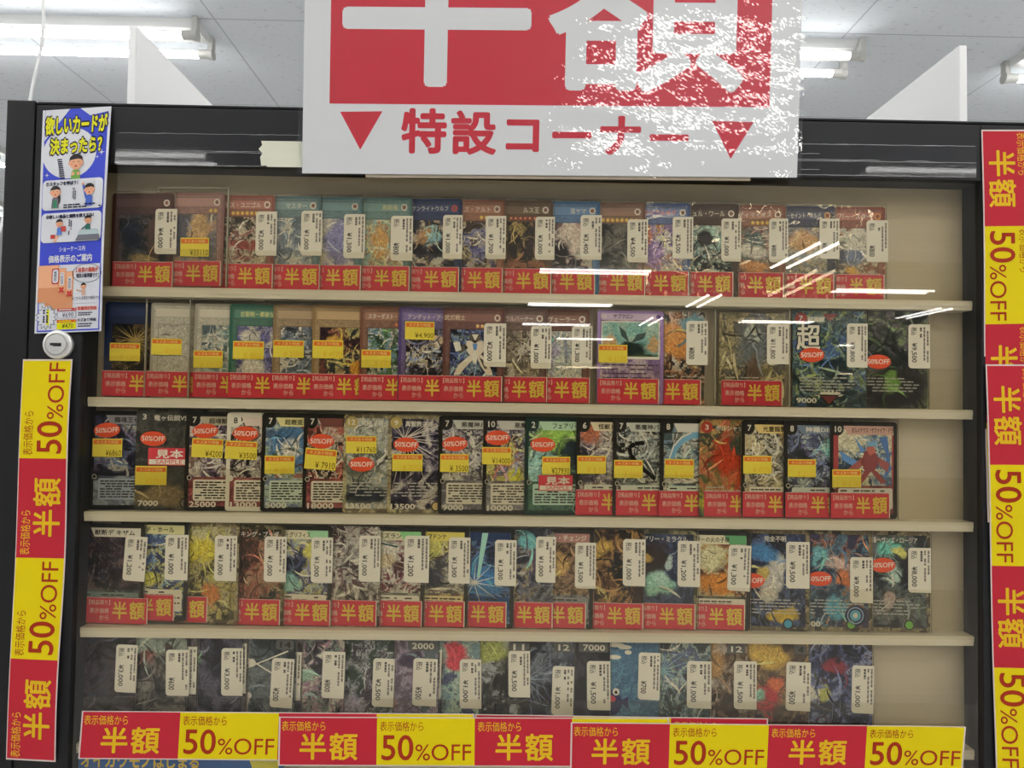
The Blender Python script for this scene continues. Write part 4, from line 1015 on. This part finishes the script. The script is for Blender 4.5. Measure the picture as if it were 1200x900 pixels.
card(R, 'R', 1089, 'dark rainbow-tinted trading card with ¥8,000 tag, last in the fourth row', 'F', ['#1a1c22', '#2c3038', '#4c5860', '#3c4c3c', '#5c5c64'], (1064, 642, 1090, 694, '¥8,000'), oval=(1034, 662), bpal=['#6c5c40', '#8c7c58', '#3c3428'], frame='#4c4434', title='神羅ヘヴンズ・ロージア', tu=.1, tcol='#a8a498', sl=50, orb='#5c8c3c', H=117, blobs=((.4, .15, .2, .08, '#5cb0c0'), (.55, .2, .14, .06, '#c8a85c'), (.4, .7, .08, .12, '#a08c84'), (.5, .4, .12, .1, '#8ca09c')))

# ---- bottom row (dark cards, some doubled by a copy behind)
R = 4
DK = ['#1c1a20', '#2c2830', '#403844', '#5a5058']
card(R, 'R', 156, 'murky purple trading card with ¥3,000 tag, first in the bottom row', 'G', ['#1c181c', '#30262c', '#44343c', '#383844'], (136, 756, 161, 810, '¥3,000', 1), sl=20, frame='#221c20')
card(R, 'R', 229, 'spare trading card behind the grey city one, mostly hidden, bottom row', 'G', DK, (206, 758, 231, 812, '¥700'), dy=.0022, sl=10, frame='#26242a')
card(R, 'R', 216, 'grey trading card with a hazy city skyline and ¥600 tag, bottom row', 'G', ['#26242a', '#3c383c', '#54504c', '#706a62'], (195, 762, 222, 814, '¥600', -1), sl=24, frame='#3a3838', blobs=((.5, .06, .6, .12, '#7c8478'), (.4, .2, .12, .08, '#5c3c38'), (.72, .14, .08, .1, '#3c3434')))
card(R, 'R', 288, 'spare trading card behind the one with the green planet, bottom row', 'G', DK, (265, 754, 289, 811, '¥3,000'), dy=.0022, sl=10, frame='#26242a')
card(R, 'R', 281, 'indigo trading card with dim green planet and ¥3,000 tag, bottom row', 'G', ['#1e1c2a', '#2a2a3c', '#38384c', '#4c485c'], (260, 760, 285, 814, '¥3,000', -1), sl=18, frame='#242230', blobs=((.25, .22, .15, .1, '#5c7058'),))
card(R, 'R', 352, 'spare trading card behind the one with crossing beams, bottom row', 'G', DK, (328, 764, 353, 819, '¥300', 1), dy=.0022, sl=10, frame='#26242a')
def xbeam(sh):
    c = SI('#a8b0b4')
    sh.poly([(.1, .15), (.12, .14), (.7, .36), (.68, .37)], c, 6); sh.poly([(.1, .36), (.11, .37), (.9, .14), (.88, .13)], c, 6); sh.ell(.36, .26, .06, .04, SI('#d0d4d0'), 7)
    sh.poly([(.3, .6), (.34, .6), (.3, .8)], c, 6); sh.ell(.32, .58, .05, .035, SI('#a89ca0'), 7)
card(R, 'R', 344, 'slate trading card numbered 14 with crossing white beams and ¥200 tag, bottom row', 'G', ['#202830', '#303c44', '#48545c', '#5c6468'], (318, 772, 344, 828, '¥200', 2), num='14', dk=True, sl=18, frame='#283038', extra=xbeam)
card(R, 'R', 401, 'trading card with pink and mint blooms on dark and ¥800 tag, bottom row', 'G', ['#2c2a34', '#443c4c', '#6c7c74', '#8c5c74', '#a8a8a0'], (378, 764, 404, 817, '¥800', 1), sl=24, frame='#2a2830', blobs=((.15, .68, .2, .12, '#9c5c78'), (.3, .38, .2, .08, '#7c9484')))
card(R, 'R', 459, 'grey-green trading card of angular mechanical shapes and ¥2,500 tag, bottom row', 'G', ['#24342c', '#34443c', '#5c6464', '#8c8c90', '#3c3440'], (437, 772, 462, 827, '¥2,500', 1), sl=36, frame='#24302a', blobs=((.35, .65, .3, .1, '#8c8494'),))
card(R, 'R', 516, 'spare trading card behind the lavender one, bottom row', 'G', DK, (493, 761, 517, 817, '¥500', 1), dy=.0022, sl=10, frame='#26242a')
card(R, 'R', 512, 'lavender trading card with white bird shapes, numbered 2000, ¥500 tag, bottom row', 'G', ['#5c4c60', '#74647c', '#8c7c90', '#4c5c64'], (484, 772, 512, 826, '¥500', 1), num='2000', sl=8, frame='#54485c', blobs=((.22, .14, .1, .07, '#b8b4a8'), (.16, .38, .2, .06, '#a8b0a0'), (.3, .62, .1, .06, '#9c6c64'), (.6, .2, .2, .08, '#403848')), extra=lambda sh: sh.ell(.24, .12, .018, .013, SI('#262228'), 6))
card(R, 'R', 560, 'bright mint, red and navy trading card with ¥1,000 tag, bottom row', 'G', ['#3c4468', '#7ca498', '#90b4a8', '#5c7c84'], (539, 773, 564, 829, '¥1,000', -1), sl=8, frame='#343c68', blobs=((.62, .12, .2, .12, '#a83c44'), (.7, .25, .25, .08, '#a83c44'), (.3, .35, .2, .2, '#4c4c58'), (.4, .65, .14, .1, '#24283c')))
card(R, 'R', 618, 'black trading card with yellow-green rays numbered 11 and ¥3,500 tag, bottom row', 'G', ['#1c1c1e', '#2c2c2c', '#4c4c48', '#8c9094'], (596, 763, 621, 816, '¥3,500', -1), num='11', sl=30, frame='#2c2c24', blobs=((.3, .12, .4, .12, '#8c9050'),))
card(R, 'R', 671, 'dark navy trading card numbered 12 with faint white cracks, ¥1,000 tag, bottom row', 'G', ['#1c1e28', '#282c3c', '#3c4454', '#5c6470'], (647, 781, 672, 837, '¥1,000', 1), num='12', sl=36, frame='#20222c', rays=(.3, .4, 18, '#6c7480', .5))
card(R, 'R', 713, 'nearly black plain trading card with ¥1,500 tag, bottom row', 'G', ['#1c1a1e', '#26242a', '#302e36', '#3a3a44'], (688, 775, 715, 831, '¥1,500', -1), num='7000', sl=10, frame='#1e1c20')
def sea(sh):
    b = SI('#2c2a48')
    for u, v, w in ((.2, .06, .12), (.36, .05, .14), (.5, .07, .1), (.12, .13, .08), (.35, .17, .1), (.1, .18, .05), (.55, .12, .05)):
        sh.ell(u, v, w, .022, SI('#b0c4c4'), 6)
    sh.ell(.28, .62, .19, .13, b, 6); sh.poly([(.44, .6), (.56, .55), (.56, .68)], b, 6)
    sh.ell(.28, .58, .1, .035, SI('#a03840'), 7)
    for u in (.16, .38):
        sh.ell(u, .51, .05, .036, SI('#c4c4bc'), 7); sh.ell(u, .515, .022, .016, SI('#1c1a24'), 8)
card(R, 'R', 771, 'sea blue trading card with a round dark fish and ¥700 tag, bottom row', 'G', ['#24587c', '#2c6890', '#3878a0', '#2c6084'], (748, 765, 773, 819, '¥700', 1), sl=0, frame='#1f4c6c', extra=sea)
card(R, 'R', 831, 'teal and black feathered trading card with ¥1,000 tag, bottom row', 'G', ['#1c242c', '#2c3c44', '#4c6c70', '#8c9c90', '#3c4c74'], (805, 775, 833, 829, '¥1,000'), sl=44, frame='#1e262c', sleeve='wrinkled', rays=(.3, .3, 20, '#6c8c90', .5))
card(R, 'R', 874, 'brown trading card with a shaggy pale beast shape and ¥1,500 tag, bottom row', 'G', ['#3c3028', '#5c4838', '#7c6650', '#948474'], (860, 775, 886, 830, '¥1,500'), num='12', sl=24, frame='#38302a', blobs=((.35, .2, .35, .2, '#8c6c44'), (.3, .42, .28, .08, '#a89c8c')))
card(R, 'R', 946, 'gold framed trading card numbered 4 with a red fighter shape and ¥500 tag, bottom row', 'G', ['#4c3c34', '#6c543c', '#8c6c40', '#3c2c30'], (921, 776, 949, 832, '¥500', 1), num='4', dk=True, sl=16, frame='#8c7848', blobs=((.4, .12, .3, .14, '#a88844'), (.35, .55, .25, .14, '#98383a'), (.3, .52, .07, .08, '#7ca08c'), (.5, .4, .14, .08, '#a8583c')))
card(R, 'R', 1021, 'dark blue trading card with red streaked monster shape, last in the bottom row', 'G', ['#1c2034', '#2c3454', '#44507c', '#6c7494', '#402c3c'], (998, 780, 1023, 835, '¥1,000', 1), sl=36, frame='#1e2236', blobs=((.5, .22, .18, .1, '#6c2c34'), (.3, .5, .12, .07, '#a09c5c'), (.12, .5, .08, .06, '#c0c0b8'), (.55, .15, .06, .05, '#2c1c24')))


# ------------------------------------------------------------------ printed things on the case
RED_O, YEL_O = SO('#b2303a'), SO('#d3bd1c')
TXY, TXR = SO('#d4ab28'), SO('#9a3524')


def px2(px, py, Y, org):
    q_ = at(px, py, Y); return (q_.x - org.x, q_.z - org.z)


def sale_strip(label, group, corners, cells, Y, rot, bow=None, nu=40):
    """corners px of text-frame TL,TR,BL,BR; cells 'R'/'Y'"""
    org = at(sum(c[0] for c in corners) / 4, sum(c[1] for c in corners) / 4, Y)
    sh = Sheet(*[px2(c[0], c[1], Y, org) for c in corners], bow=bow, step=0.00012)
    n = len(cells)
    sh.base(SO('#c9b9b0'), nu, 3, 0.0002)
    for i, c in enumerate(cells):
        a, w = i / n, 1.0 / n
        sh.rect(a + (0.004 if i == 0 else 0), 0.018, a + w - (0.004 if i == n - 1 else 0), 0.975, RED_O if c == 'R' else YEL_O, 1, nu=12, nv=3)
        tc_ = TXY if c == 'R' else TXR
        U = lambda u: a + w * u
        sh.text('表示価格から', U(.03), .085, U(.475), .285, tc_, 2, 0.008)
        if c == 'R':
            sh.text('半', U(.215), .33, U(.485), .87, tc_, 2, 0.02); sh.text('額', U(.515), .32, U(.805), .88, tc_, 2, 0.02)
        else:
            sh.text('50', U(.05), .36, U(.375), .88, tc_, 2, 0.012, res=4); sh.text('%', U(.395), .55, U(.545), .88, tc_, 2, 0.0, res=4); sh.text('OFF', U(.56), .545, U(.965), .88, tc_, 2, 0.004, res=4)
    return tag(sh.mb.build('sale_strip', [M['paper']], None, org), label, 'sale strip', group)


G1 = 'half price strips taped across the bottom'
sale_strip('red strip behind the other bottom strips, only its top edge showing', G1, [(557, 837), (900, 842), (557, 893), (900, 898)], 'RYR', 0.0034, 0)
sale_strip('first red and yellow bottom sale strip, starting below the ¥3,000 card', G1, [(96, 833), (556, 836.5), (92, 889), (556, 893)], 'RYRY', 0.0028, 0, lambda u, v: -0.0006 * v)
sale_strip('red and yellow sale strip in the middle of the bottom, overlapping both neighbours', G1, [(327, 840), (784, 841.5), (326, 897), (784, 899)], 'RYRY', 0.0022, 0, lambda u, v: -0.0005 * v)
sale_strip('red and yellow sale strip with curling free end, bottom of the glass', G1, [(669, 846.5), (1131, 851), (668, 903), (1127, 903)], 'RYRY', 0.0015, 0, lambda u, v: -0.004 * max(0, u - 0.86) ** 2 * 30 * .5)
G2 = 'half price strips hanging on the case frame'
sale_strip('upright red and yellow sale strip below the lock, read upwards', G2, [(7, 890), (27, 421), (65, 893), (85, 421)], 'RYRY', -0.0022, 0, lambda u, v: -0.0018 * math.sin(u * 9.4) * (0.4 + 0.6 * v), 64)
sale_strip('upright sale strip on the far post, upper one, read downwards', G2, [(1207, 152), (1216, 610), (1150, 152), (1157, 612)], 'RYRY', -0.0008, 0, lambda u, v: -0.001 * math.sin(u * 7), 64)
sale_strip('upright sale strip on the far post, lower one lapping over the upper', G2, [(1214, 427), (1226, 905), (1155, 427), (1167, 903)], 'RYRY', -0.0022, 0, lambda u, v: -0.0008 * math.sin(u * 7), 64)

# big laminated sign
YSG = -0.006
org = at(645, 205, YSG)
C = lambda px, py: px2(px, py, YSG, org)
sx0, sx1, sy0, sy1 = 355, 934, -212, 206
sg = empty('sale_sign', org)
tag(sg, 'large laminated red and white half price sign over the case top', 'sign')
SW, SH = sx1 - sx0, sy1 - sy0
sh = Sheet(C(sx0 + 5, sy0), C(sx1 + 12, sy0 + 5), C(sx0 - 1, sy1 - 3), C(sx1, sy1 + 2), step=0.00006)
fu, fv = (lambda x: (x - sx0) / SW), (lambda y: (y - sy0) / SH)
sh.base(SO('#c6c4c1'), 1, 1, 0.0004)
RS = SO('#b62835'); WS = SO('#c6c4c1')
sh.rect(fu(385.5), fv(-180), fu(899), fv(124.5), RS, 1)
sh.text('半', fu(399), fv(-122), fu(618), fv(104), WS, 2, 0.018, res=6)
sh.text('額', fu(637), fv(-122), fu(868), fv(109), WS, 2, 0.018, res=6)
xs = 469
for ch, a, b_, c, d in (('特', 469, 129, 522, 182), ('設', 527, 131, 580, 183), ('コ', 591, 141, 630, 179), ('ー', 645, 155, 691, 163), ('ナ', 701, 136, 749, 182), ('ー', 759, 157, 805, 165)):
    sh.text(ch, fu(a), fv(b_), fu(b_ if False else c), fv(d), RS, 2, 0.03, res=4)
sh.poly([(fu(398), fv(134)), (fu(447), fv(133)), (fu(422), fv(178))], RS, 2)
sh.poly([(fu(832), fv(141)), (fu(881), fv(142)), (fu(855), fv(185))], RS, 2)
sh.mb.build('printed_sheet', [M['laminated']], sg)
# crinkled clear film over the print, a little larger than the paper
q = MB()
rs_ = np.random.RandomState(5)
ca, cb, cc, cd = [np.array(p) for p in (C(sx0 - 1, sy0 - 6), C(sx1 + 17, sy0 - 1), C(sx0 - 6, sy1 - 1), C(sx1 + 4, sy1 + 5))]
NX, NY = 300, 210
low = fbm(NY + 1, NX + 1, rs_, 4)
k_ = 6
st_ = fbm(NY + 1, NX // k_ + 3, np.random.RandomState(9), 7)
xi = np.arange(NX + 1) / k_; i0_ = xi.astype(int); fx_ = xi - i0_
st_ = st_[:, i0_] * (1 - fx_) + st_[:, i0_ + 1] * fx_
fine = rs_.rand(NY + 1, NX + 1)
hgt = low * 0.0008 + st_ * 0.00055 + fine * 0.000032
hgt -= hgt.max()
pts = []
for j in range(NY + 1):
    for i in range(NX + 1):
        u, v = i / NX, j / NY
        p_ = (ca * (1 - u) + cb * u) * (1 - v) + (cc * (1 - u) + cd * u) * v
        pts.append(Vector((p_[0], -0.0004 + hgt[j, i] * 0.9, p_[1])))
W_ = NX + 1
q.mesh(pts, [(j * W_ + i, j * W_ + W_ + i, j * W_ + W_ + i + 1, j * W_ + i + 1) for j in range(NY) for i in range(NX)])
q.build('laminate_film', [M['film']], sg)
q = MB()
a, b_, c, d = C(430, 150), C(880, 156), C(428, 207), C(880, 211)
f_ = [Vector((p[0], 0.0014, p[1])) for p in (a, b_, d, c)]; g_ = [Vector((p[0], 0.0034, p[1])) for p in (a, b_, d, c)]
q.mesh(f_ + g_, [(0, 1, 2, 3), (7, 6, 5, 4), (0, 4, 5, 1), (1, 5, 6, 2), (2, 6, 7, 3), (3, 7, 4, 0)], SO('#a89a86'))
o = q.build('backing_card', [M['paper']], sg, fix=True); o['label'] = 'tan backing card under the lower edge'


# tape on the top rail
def v3(p):
    return (p[0], -0.00005, p[1])


def tape(name, label, x0, y0, x1, y1, m_, Y=-0.0003, ragged=0, cat='tape'):
    org = at((x0 + x1) / 2, (y0 + y1) / 2, Y)
    rnd = random.Random(x0); pts = [(x0, y0), (x1, y0 + (x1 - x0) * .0145), (x1, y1 + (x1 - x0) * .0145)]
    pts += [(x0 + (x1 - x0) * (1 - t_), y1 + (x1 - x0) * .0145 * (1 - t_)) for t_ in (.25, .5, .75)] + [(x0, y1)]
    for k in range(1, ragged):
        pts.append((x0 - rnd.uniform(-3, 5), y1 + (y0 - y1) * k / ragged))
    q = MB(); pr = [px2(a, b_, Y, org) for a, b_ in pts]
    q.prism(pr, 0, 0.0002)
    if m_ is M['tape']:                # creases that catch the light
        for k in range(9):
            a = x0 + rnd.uniform(0.02, 0.75) * (x1 - x0); ln = rnd.choice((10, 18, 30, 70)) * rnd.uniform(.6, 1.2); yy = rnd.choice((y0 + .4, y1 - .4, rnd.uniform(y0, y1)))
            if k < 2:
                a, ln, yy = x0 + 4, (x1 - x0) * (.8 if k else .45), (y0 + .5 if k else y1 - .5)
            n_ = 12; pth = []
            for i in range(n_ + 1):
                px_ = min(a + ln * i / n_, x1 - 1); pth.append(Vector(v3(px2(px_, yy + (px_ - x0) * .0145 + rnd.uniform(-.35, .35), Y, org))))
            q.tube(pth, 0.00028 if x0 > 500 else 0.00018, 5, mi=1)
    return tag(q.build(name, [m_, M['ridge']], None, org, fix=True), label, cat)


tape('clear_tape', 'long clear tape strip on the black top rail beside the poster, upper', 135, 155, 352, 176, M['tape'])
tape('clear_tape', 'long clear tape strip on the black top rail beside the poster, lower', 135, 176.5, 352, 193, M['tape'])
tape('clear_tape', 'shiny wrinkled clear tape on the top rail past the sign, upper', 930, 168, 1144, 187, M['tape'])
tape('clear_tape', 'shiny wrinkled clear tape on the top rail past the sign, lower', 930, 187.5, 1144, 205, M['tape'])
tape('old_tape', 'piece of yellowed cream tape beside the big sign', 306, 165, 356, 194, M['masking'], -0.0007, 6)
tape('old_tape', 'smaller yellowed tape piece stuck over the cream one', 313, 185, 356, 195.5, M['masking'], -0.0010, 5)

# ------------------------------------------------------------------ poster
YP = -0.0022
org = at(86, 258, YP)
C = lambda px, py: px2(px, py, YP, org)
sh = Sheet(C(51, 130), C(131, 125), C(41, 391), C(119, 388), bow=lambda u, v: -0.0022 * math.sin(math.pi * v) * u - 0.0006, step=0.00009)
WH, BL, DK2 = SO('#c9c9cc'), SO('#3f4bb8'), SO('#20203a')
SK, HR, GR = SO('#d8a07c'), SO('#2e2a2a'), SO('#6c9c48')
sh.base(WH, 6, 30, 0.0002)
def R_(u0, v0, u1, v1, c, l, ru=.0, rv=.0):
    nv = max(1, int((v1 - v0) * 30)); sh.rect(u0, v0, u1, v1, c, l, nu=3, nv=nv)
R_(.035, .0, .965, .635, BL, 1)
R_(.0, .0, .035, .3, WH, 2)
sh.ell(.42, .20, .40, .115, WH, 2, n=36)
R_(.965, 0, 1, .635, WH, 2)
sh.poly([(.04, .0), (.4, .0), (.14, .1), (.04, .14)], WH, 2); sh.poly([(.55, .0), (.97, .0), (.97, .02), (.7, .035)], WH, 2)
for s_, a, c, b_, d in (('欲しいカードが', .05, .03, .96, .115), ('決まったら？', .13, .13, .9, .205)):
    sh.text(s_, a - .02, c - .008, b_ + .02, d + .008, DK2, 3, 0.13); sh.text(s_, a, c, b_, d, SO('#d0cc1c'), 4, 0.045)
def star(u, v, r):
    sh.poly([(u + (r if k % 2 == 0 else r * .22) * math.cos(k * math.pi / 4), v + (r if k % 2 == 0 else r * .22) * .31 * math.sin(k * math.pi / 4)) for k in range(8)], WH, 4)
for u, v, r in ((.9, .205, .05), (.84, .225, .03), (.1, .295, .035), (.14, .33, .045)):
    star(u, v, r)
sh.text('|||||||||', .28, .24, .30, .31, DK2, 4)
for k in range(14):
    sh.rect(.245 + .006 * k, .225 + .0092 * k, .315 + .006 * k, .231 + .0092 * k, DK2, 4)


def figure(u, v, s, shirt, hair, arms=(), apron=None, long=False):
    """small clip-art person: head centre u,v; s = head half height in v"""
    a = 3.1
    if long:
        sh.ell(u + .05 * s / .03, v + s * 1.3, s * a * .5, s * 1.1, hair, 5)
    sh.poly([(u - s * a * .75, v + s * 3), (u - s * a * .62, v + s * 1.25), (u - s * a * .2, v + s * .85), (u + s * a * .2, v + s * .85), (u + s * a * .62, v + s * 1.25), (u + s * a * .75, v + s * 3)], shirt, 6)
    if apron:
        sh.poly([(u - s * a * .45, v + s * 3), (u - s * a * .35, v + s * 1.5), (u + s * a * .35, v + s * 1.5), (u + s * a * .45, v + s * 3)], apron, 7)
    for x_, y_ in arms:
        sh.line([(u + (s * a * .6 if x_ > u else -s * a * .6), v + s * 1.6), (x_, y_)], s * a * .4, shirt, 7, asp=3.2); sh.ell(x_, y_, s * a * .24, s * .26, SK, 8)
    sh.ell(u, v, s * a * .95, s, SK, 8)
    for sx in (-1, 1):
        sh.ell(u + sx * s * a * .95, v + s * .1, s * a * .18, s * .22, SK, 8)
    sh.poly([(u - s * a * 1.0, v - s * .05), (u - s * a * .92, v - s * .7), (u - s * a * .4, v - s * 1.15), (u + s * a * .3, v - s * 1.18), (u + s * a * .9, v - s * .75), (u + s * a * 1.0, v - s * .05), (u + s * a * .8, v - s * .38), (u + s * a * .3, v - s * .5), (u - s * a * .3, v - s * .42), (u - s * a * .8, v - s * .35)], hair, 9)
    for sx in (-1, 1):
        sh.line([(u + sx * s * a * .5, v - .04 * s), (u + sx * s * a * .35, v - .12 * s), (u + sx * s * a * .2, v - .04 * s)], s * .2, DK2, 9, asp=3.2)
        sh.ell(u + sx * s * a * .6, v + s * .25, s * a * .16, s * .13, SO('#d88474'), 9)
    sh.ell(u, v + s * .5, s * a * .2, s * .13, SO('#b04838'), 9)


figure(.53, .245, .033, GR, HR, ((.49, .295), (.57, .295)))
for v0, v1 in ((.29 + .03, .455), (.468, .6)):
    sh.rrect(.05, v0, .955, v1, .06, .02, WH, 10)
W0 = 10
_st = sh.step
def lift(fn):
    sh.y -= 10 * sh.step; fn(); sh.y += 10 * sh.step
lift(lambda: (sh.text('①スタッフを呼ぼう！', .1, .328, .58, .347, DK2, 3, .05), figure(.25, .375, .024, SO('#6c6470'), HR, (), SO('#3c7c5c'), True), figure(.76, .372, .024, SO('#4c64b8'), HR, ((.66, .345),)),
              sh.dashes(.38, .43, .94, .452, 2, DK2, random.Random(3), 9), sh.dashes(.5, .36, .56, .42, 3, DK2, random.Random(4), 5, True),
              sh.text('②欲しい商品と個数を教えてね！', .12, .476, .84, .494, DK2, 3, .05), figure(.33, .517, .017, SO('#5a7cc0'), HR, ((.4, .54),)), sh.rect(.36, .53, .43, .553, SO('#b8443c'), 9), sh.rect(.2, .565, .27, .583, SO('#b8443c'), 5),
              sh.poly([(.3, .566), (.33, .566), (.28, .598), (.24, .598)], SK, 5), figure(.76, .507, .017, SO('#3c5c60'), HR, ((.66, .55),), SO('#2c6c50')),
              sh.poly([(.58, .596), (.62, .572), (.93, .572), (.95, .596)], SO('#6c6c74'), 10), sh.poly([(.61, .572), (.64, .55), (.9, .55), (.92, .572)], SO('#a8b8b8'), 9), sh.dashes(.46, .5, .52, .57, 2, DK2, random.Random(5), 5, True)))
sh.text('ショーケース内', .33, .638 - .02, .72, .662 - .02, WH, 3, .02)
R_(.035, .6, .965, .70, BL, 1)
sh.text('価格表示のご案内', .17, .655, .83, .69, WH, 3, .03)
# lower part: stacked orange cards, speech bubble, prices
R_(.0, .70, .04, 1, WH, 2)
for k, (a, c) in enumerate(((.25, .73), (.14, .715), (.03, .70))):
    sh.rect(a, c, a + .31, c + .165 - .02 * k * 0, SO('#c98a62'), 3 + k * 2); sh.rect(a + .005, c + .002, a + .30, c + .1, SO('#dca27c'), 4 + k * 2)
sh.rrect(.235, .715, .345, .785, .03, .01, SO('#b8443c'), 9); sh.rrect(.25, .72, .335, .78, .03, .01, WH, 10); sh.text('¥800', .27, .728, .315, .772, DK2, 11, .01, 90)
sh.rect(.365, .735, .42, .79, WH, 7); sh.text('1200', .375, .74, .41, .785, DK2, 8, .01, 90); sh.rect(.48, .755, .535, .81, WH, 5); sh.text('¥500', .49, .76, .525, .805, DK2, 6, .01, 90)
for u, v in ((.39, .812), (.51, .83)):
    sh.text('×', u - .04, v - .014, u + .04, v + .014, SO('#b8443c'), 12, .06)
sh.ring(.76, .742, .22, .042, .04, DK2, 4, n=30); sh.text('１枚目の価格が', .59, .715, .93, .738, SO('#c0503c'), 4, .04); sh.text('現在の販売額です！', .6, .742, .94, .762, DK2, 4, .03)
figure(.72, .80, .013, SO('#c8a08c'), HR, ((.62, .815),)); sh.text('※こちらは現在の値段です', .55, .843, .97, .86, DK2, 4, 0)
R_(.4, .874, .93, .8755, SO('#9a9aa4'), 3)
burst_ = []
for k in range(28):
    a = 6.283 * k / 28; r = 1.0 if k % 2 else .72; burst_.append((.17 + .17 * r * math.cos(a), .93 + .058 * r * math.sin(a)))
sh.poly(burst_, SO('#6a6a74'), 3); sh.poly([(.17 + (u - .17) * .9, .93 + (v - .93) * .9) for u, v in burst_], WH, 4)
sh.rect(.175, .895, .215, .965, SO('#d0cc1c'), 5); sh.dashes(.11, .895, .21, .965, 2, DK2, random.Random(8), 6, True)
sh.rect(.33, .893, .62, .905, SO('#b8443c'), 3); sh.dashes(.36, .895, .6, .903, 1, WH, random.Random(2), 4)
sh.rrect(.33, .907, .62, .938, .02, .006, SO('#8a8a94'), 3); sh.rrect(.34, .909, .61, .936, .02, .006, WH, 4); sh.text('¥690', .41, .912, .58, .933, DK2, 5, .01)
sh.rect(.63, .888, .93, .905, SO('#d8a8a0'), 3); sh.text('数量限定特価', .64, .889, .92, .904, SO('#b8443c'), 4, .02); sh.dashes(.65, .912, .86, .93, 2, DK2, random.Random(6), 4)
sh.rect(.33, .944, .62, .956, SO('#c0562a'), 3); sh.dashes(.36, .946, .6, .954, 1, SO('#d0cc1c'), random.Random(2), 4)
sh.rect(.33, .957, .62, .986, SO('#d0cc1c'), 3); sh.text('¥470', .41, .961, .58, .982, DK2, 5, .01)
sh.text('キズあり特価', .64, .94, .92, .955, DK2, 4, .03); sh.dashes(.65, .96, .88, .98, 2, DK2, random.Random(7), 4)
for a, b_, c, d in ((.035, .7, .05, .992), (.955, .7, .97, .992), (.035, .988, .97, .994)):
    R_(a, b_, c, d, BL, 3)
tag(sh.mb.build('poster', [M['laminated']], None, org), 'tall blue and white instruction poster with cartoon people on the frame corner', 'poster')

# blue box lying at the foot of the case, mostly below the frame edge
org = at(212, 935, 0.017)
C = lambda px, py: px2(px, py, 0.017, org)
sh = Sheet(C(88, 884), C(330, 888), C(84, 972), C(329, 976), step=0.0001)
sh.base(SI('#33507c'), 1, 1, 0.008)
sh.text('オイカワモノはじまる', .03, -.02, .6, .17, SI('#a8923c'), 1, 0.03)
for k in range(4):
    sh.text('ぐ', .1 + .22 * k, .2, .19 + .22 * k, .5, SI('#1a1c26'), 1, 0.03)
sh.poly([(.84, 0), (.99, 0), (.97, .5), (.9, .5)], SI('#b0a03c'), 1)
tag(sh.mb.build('card_box', [M['gloss']], None, org), 'flat blue box with yellow lettering showing under the lower strips', 'box')
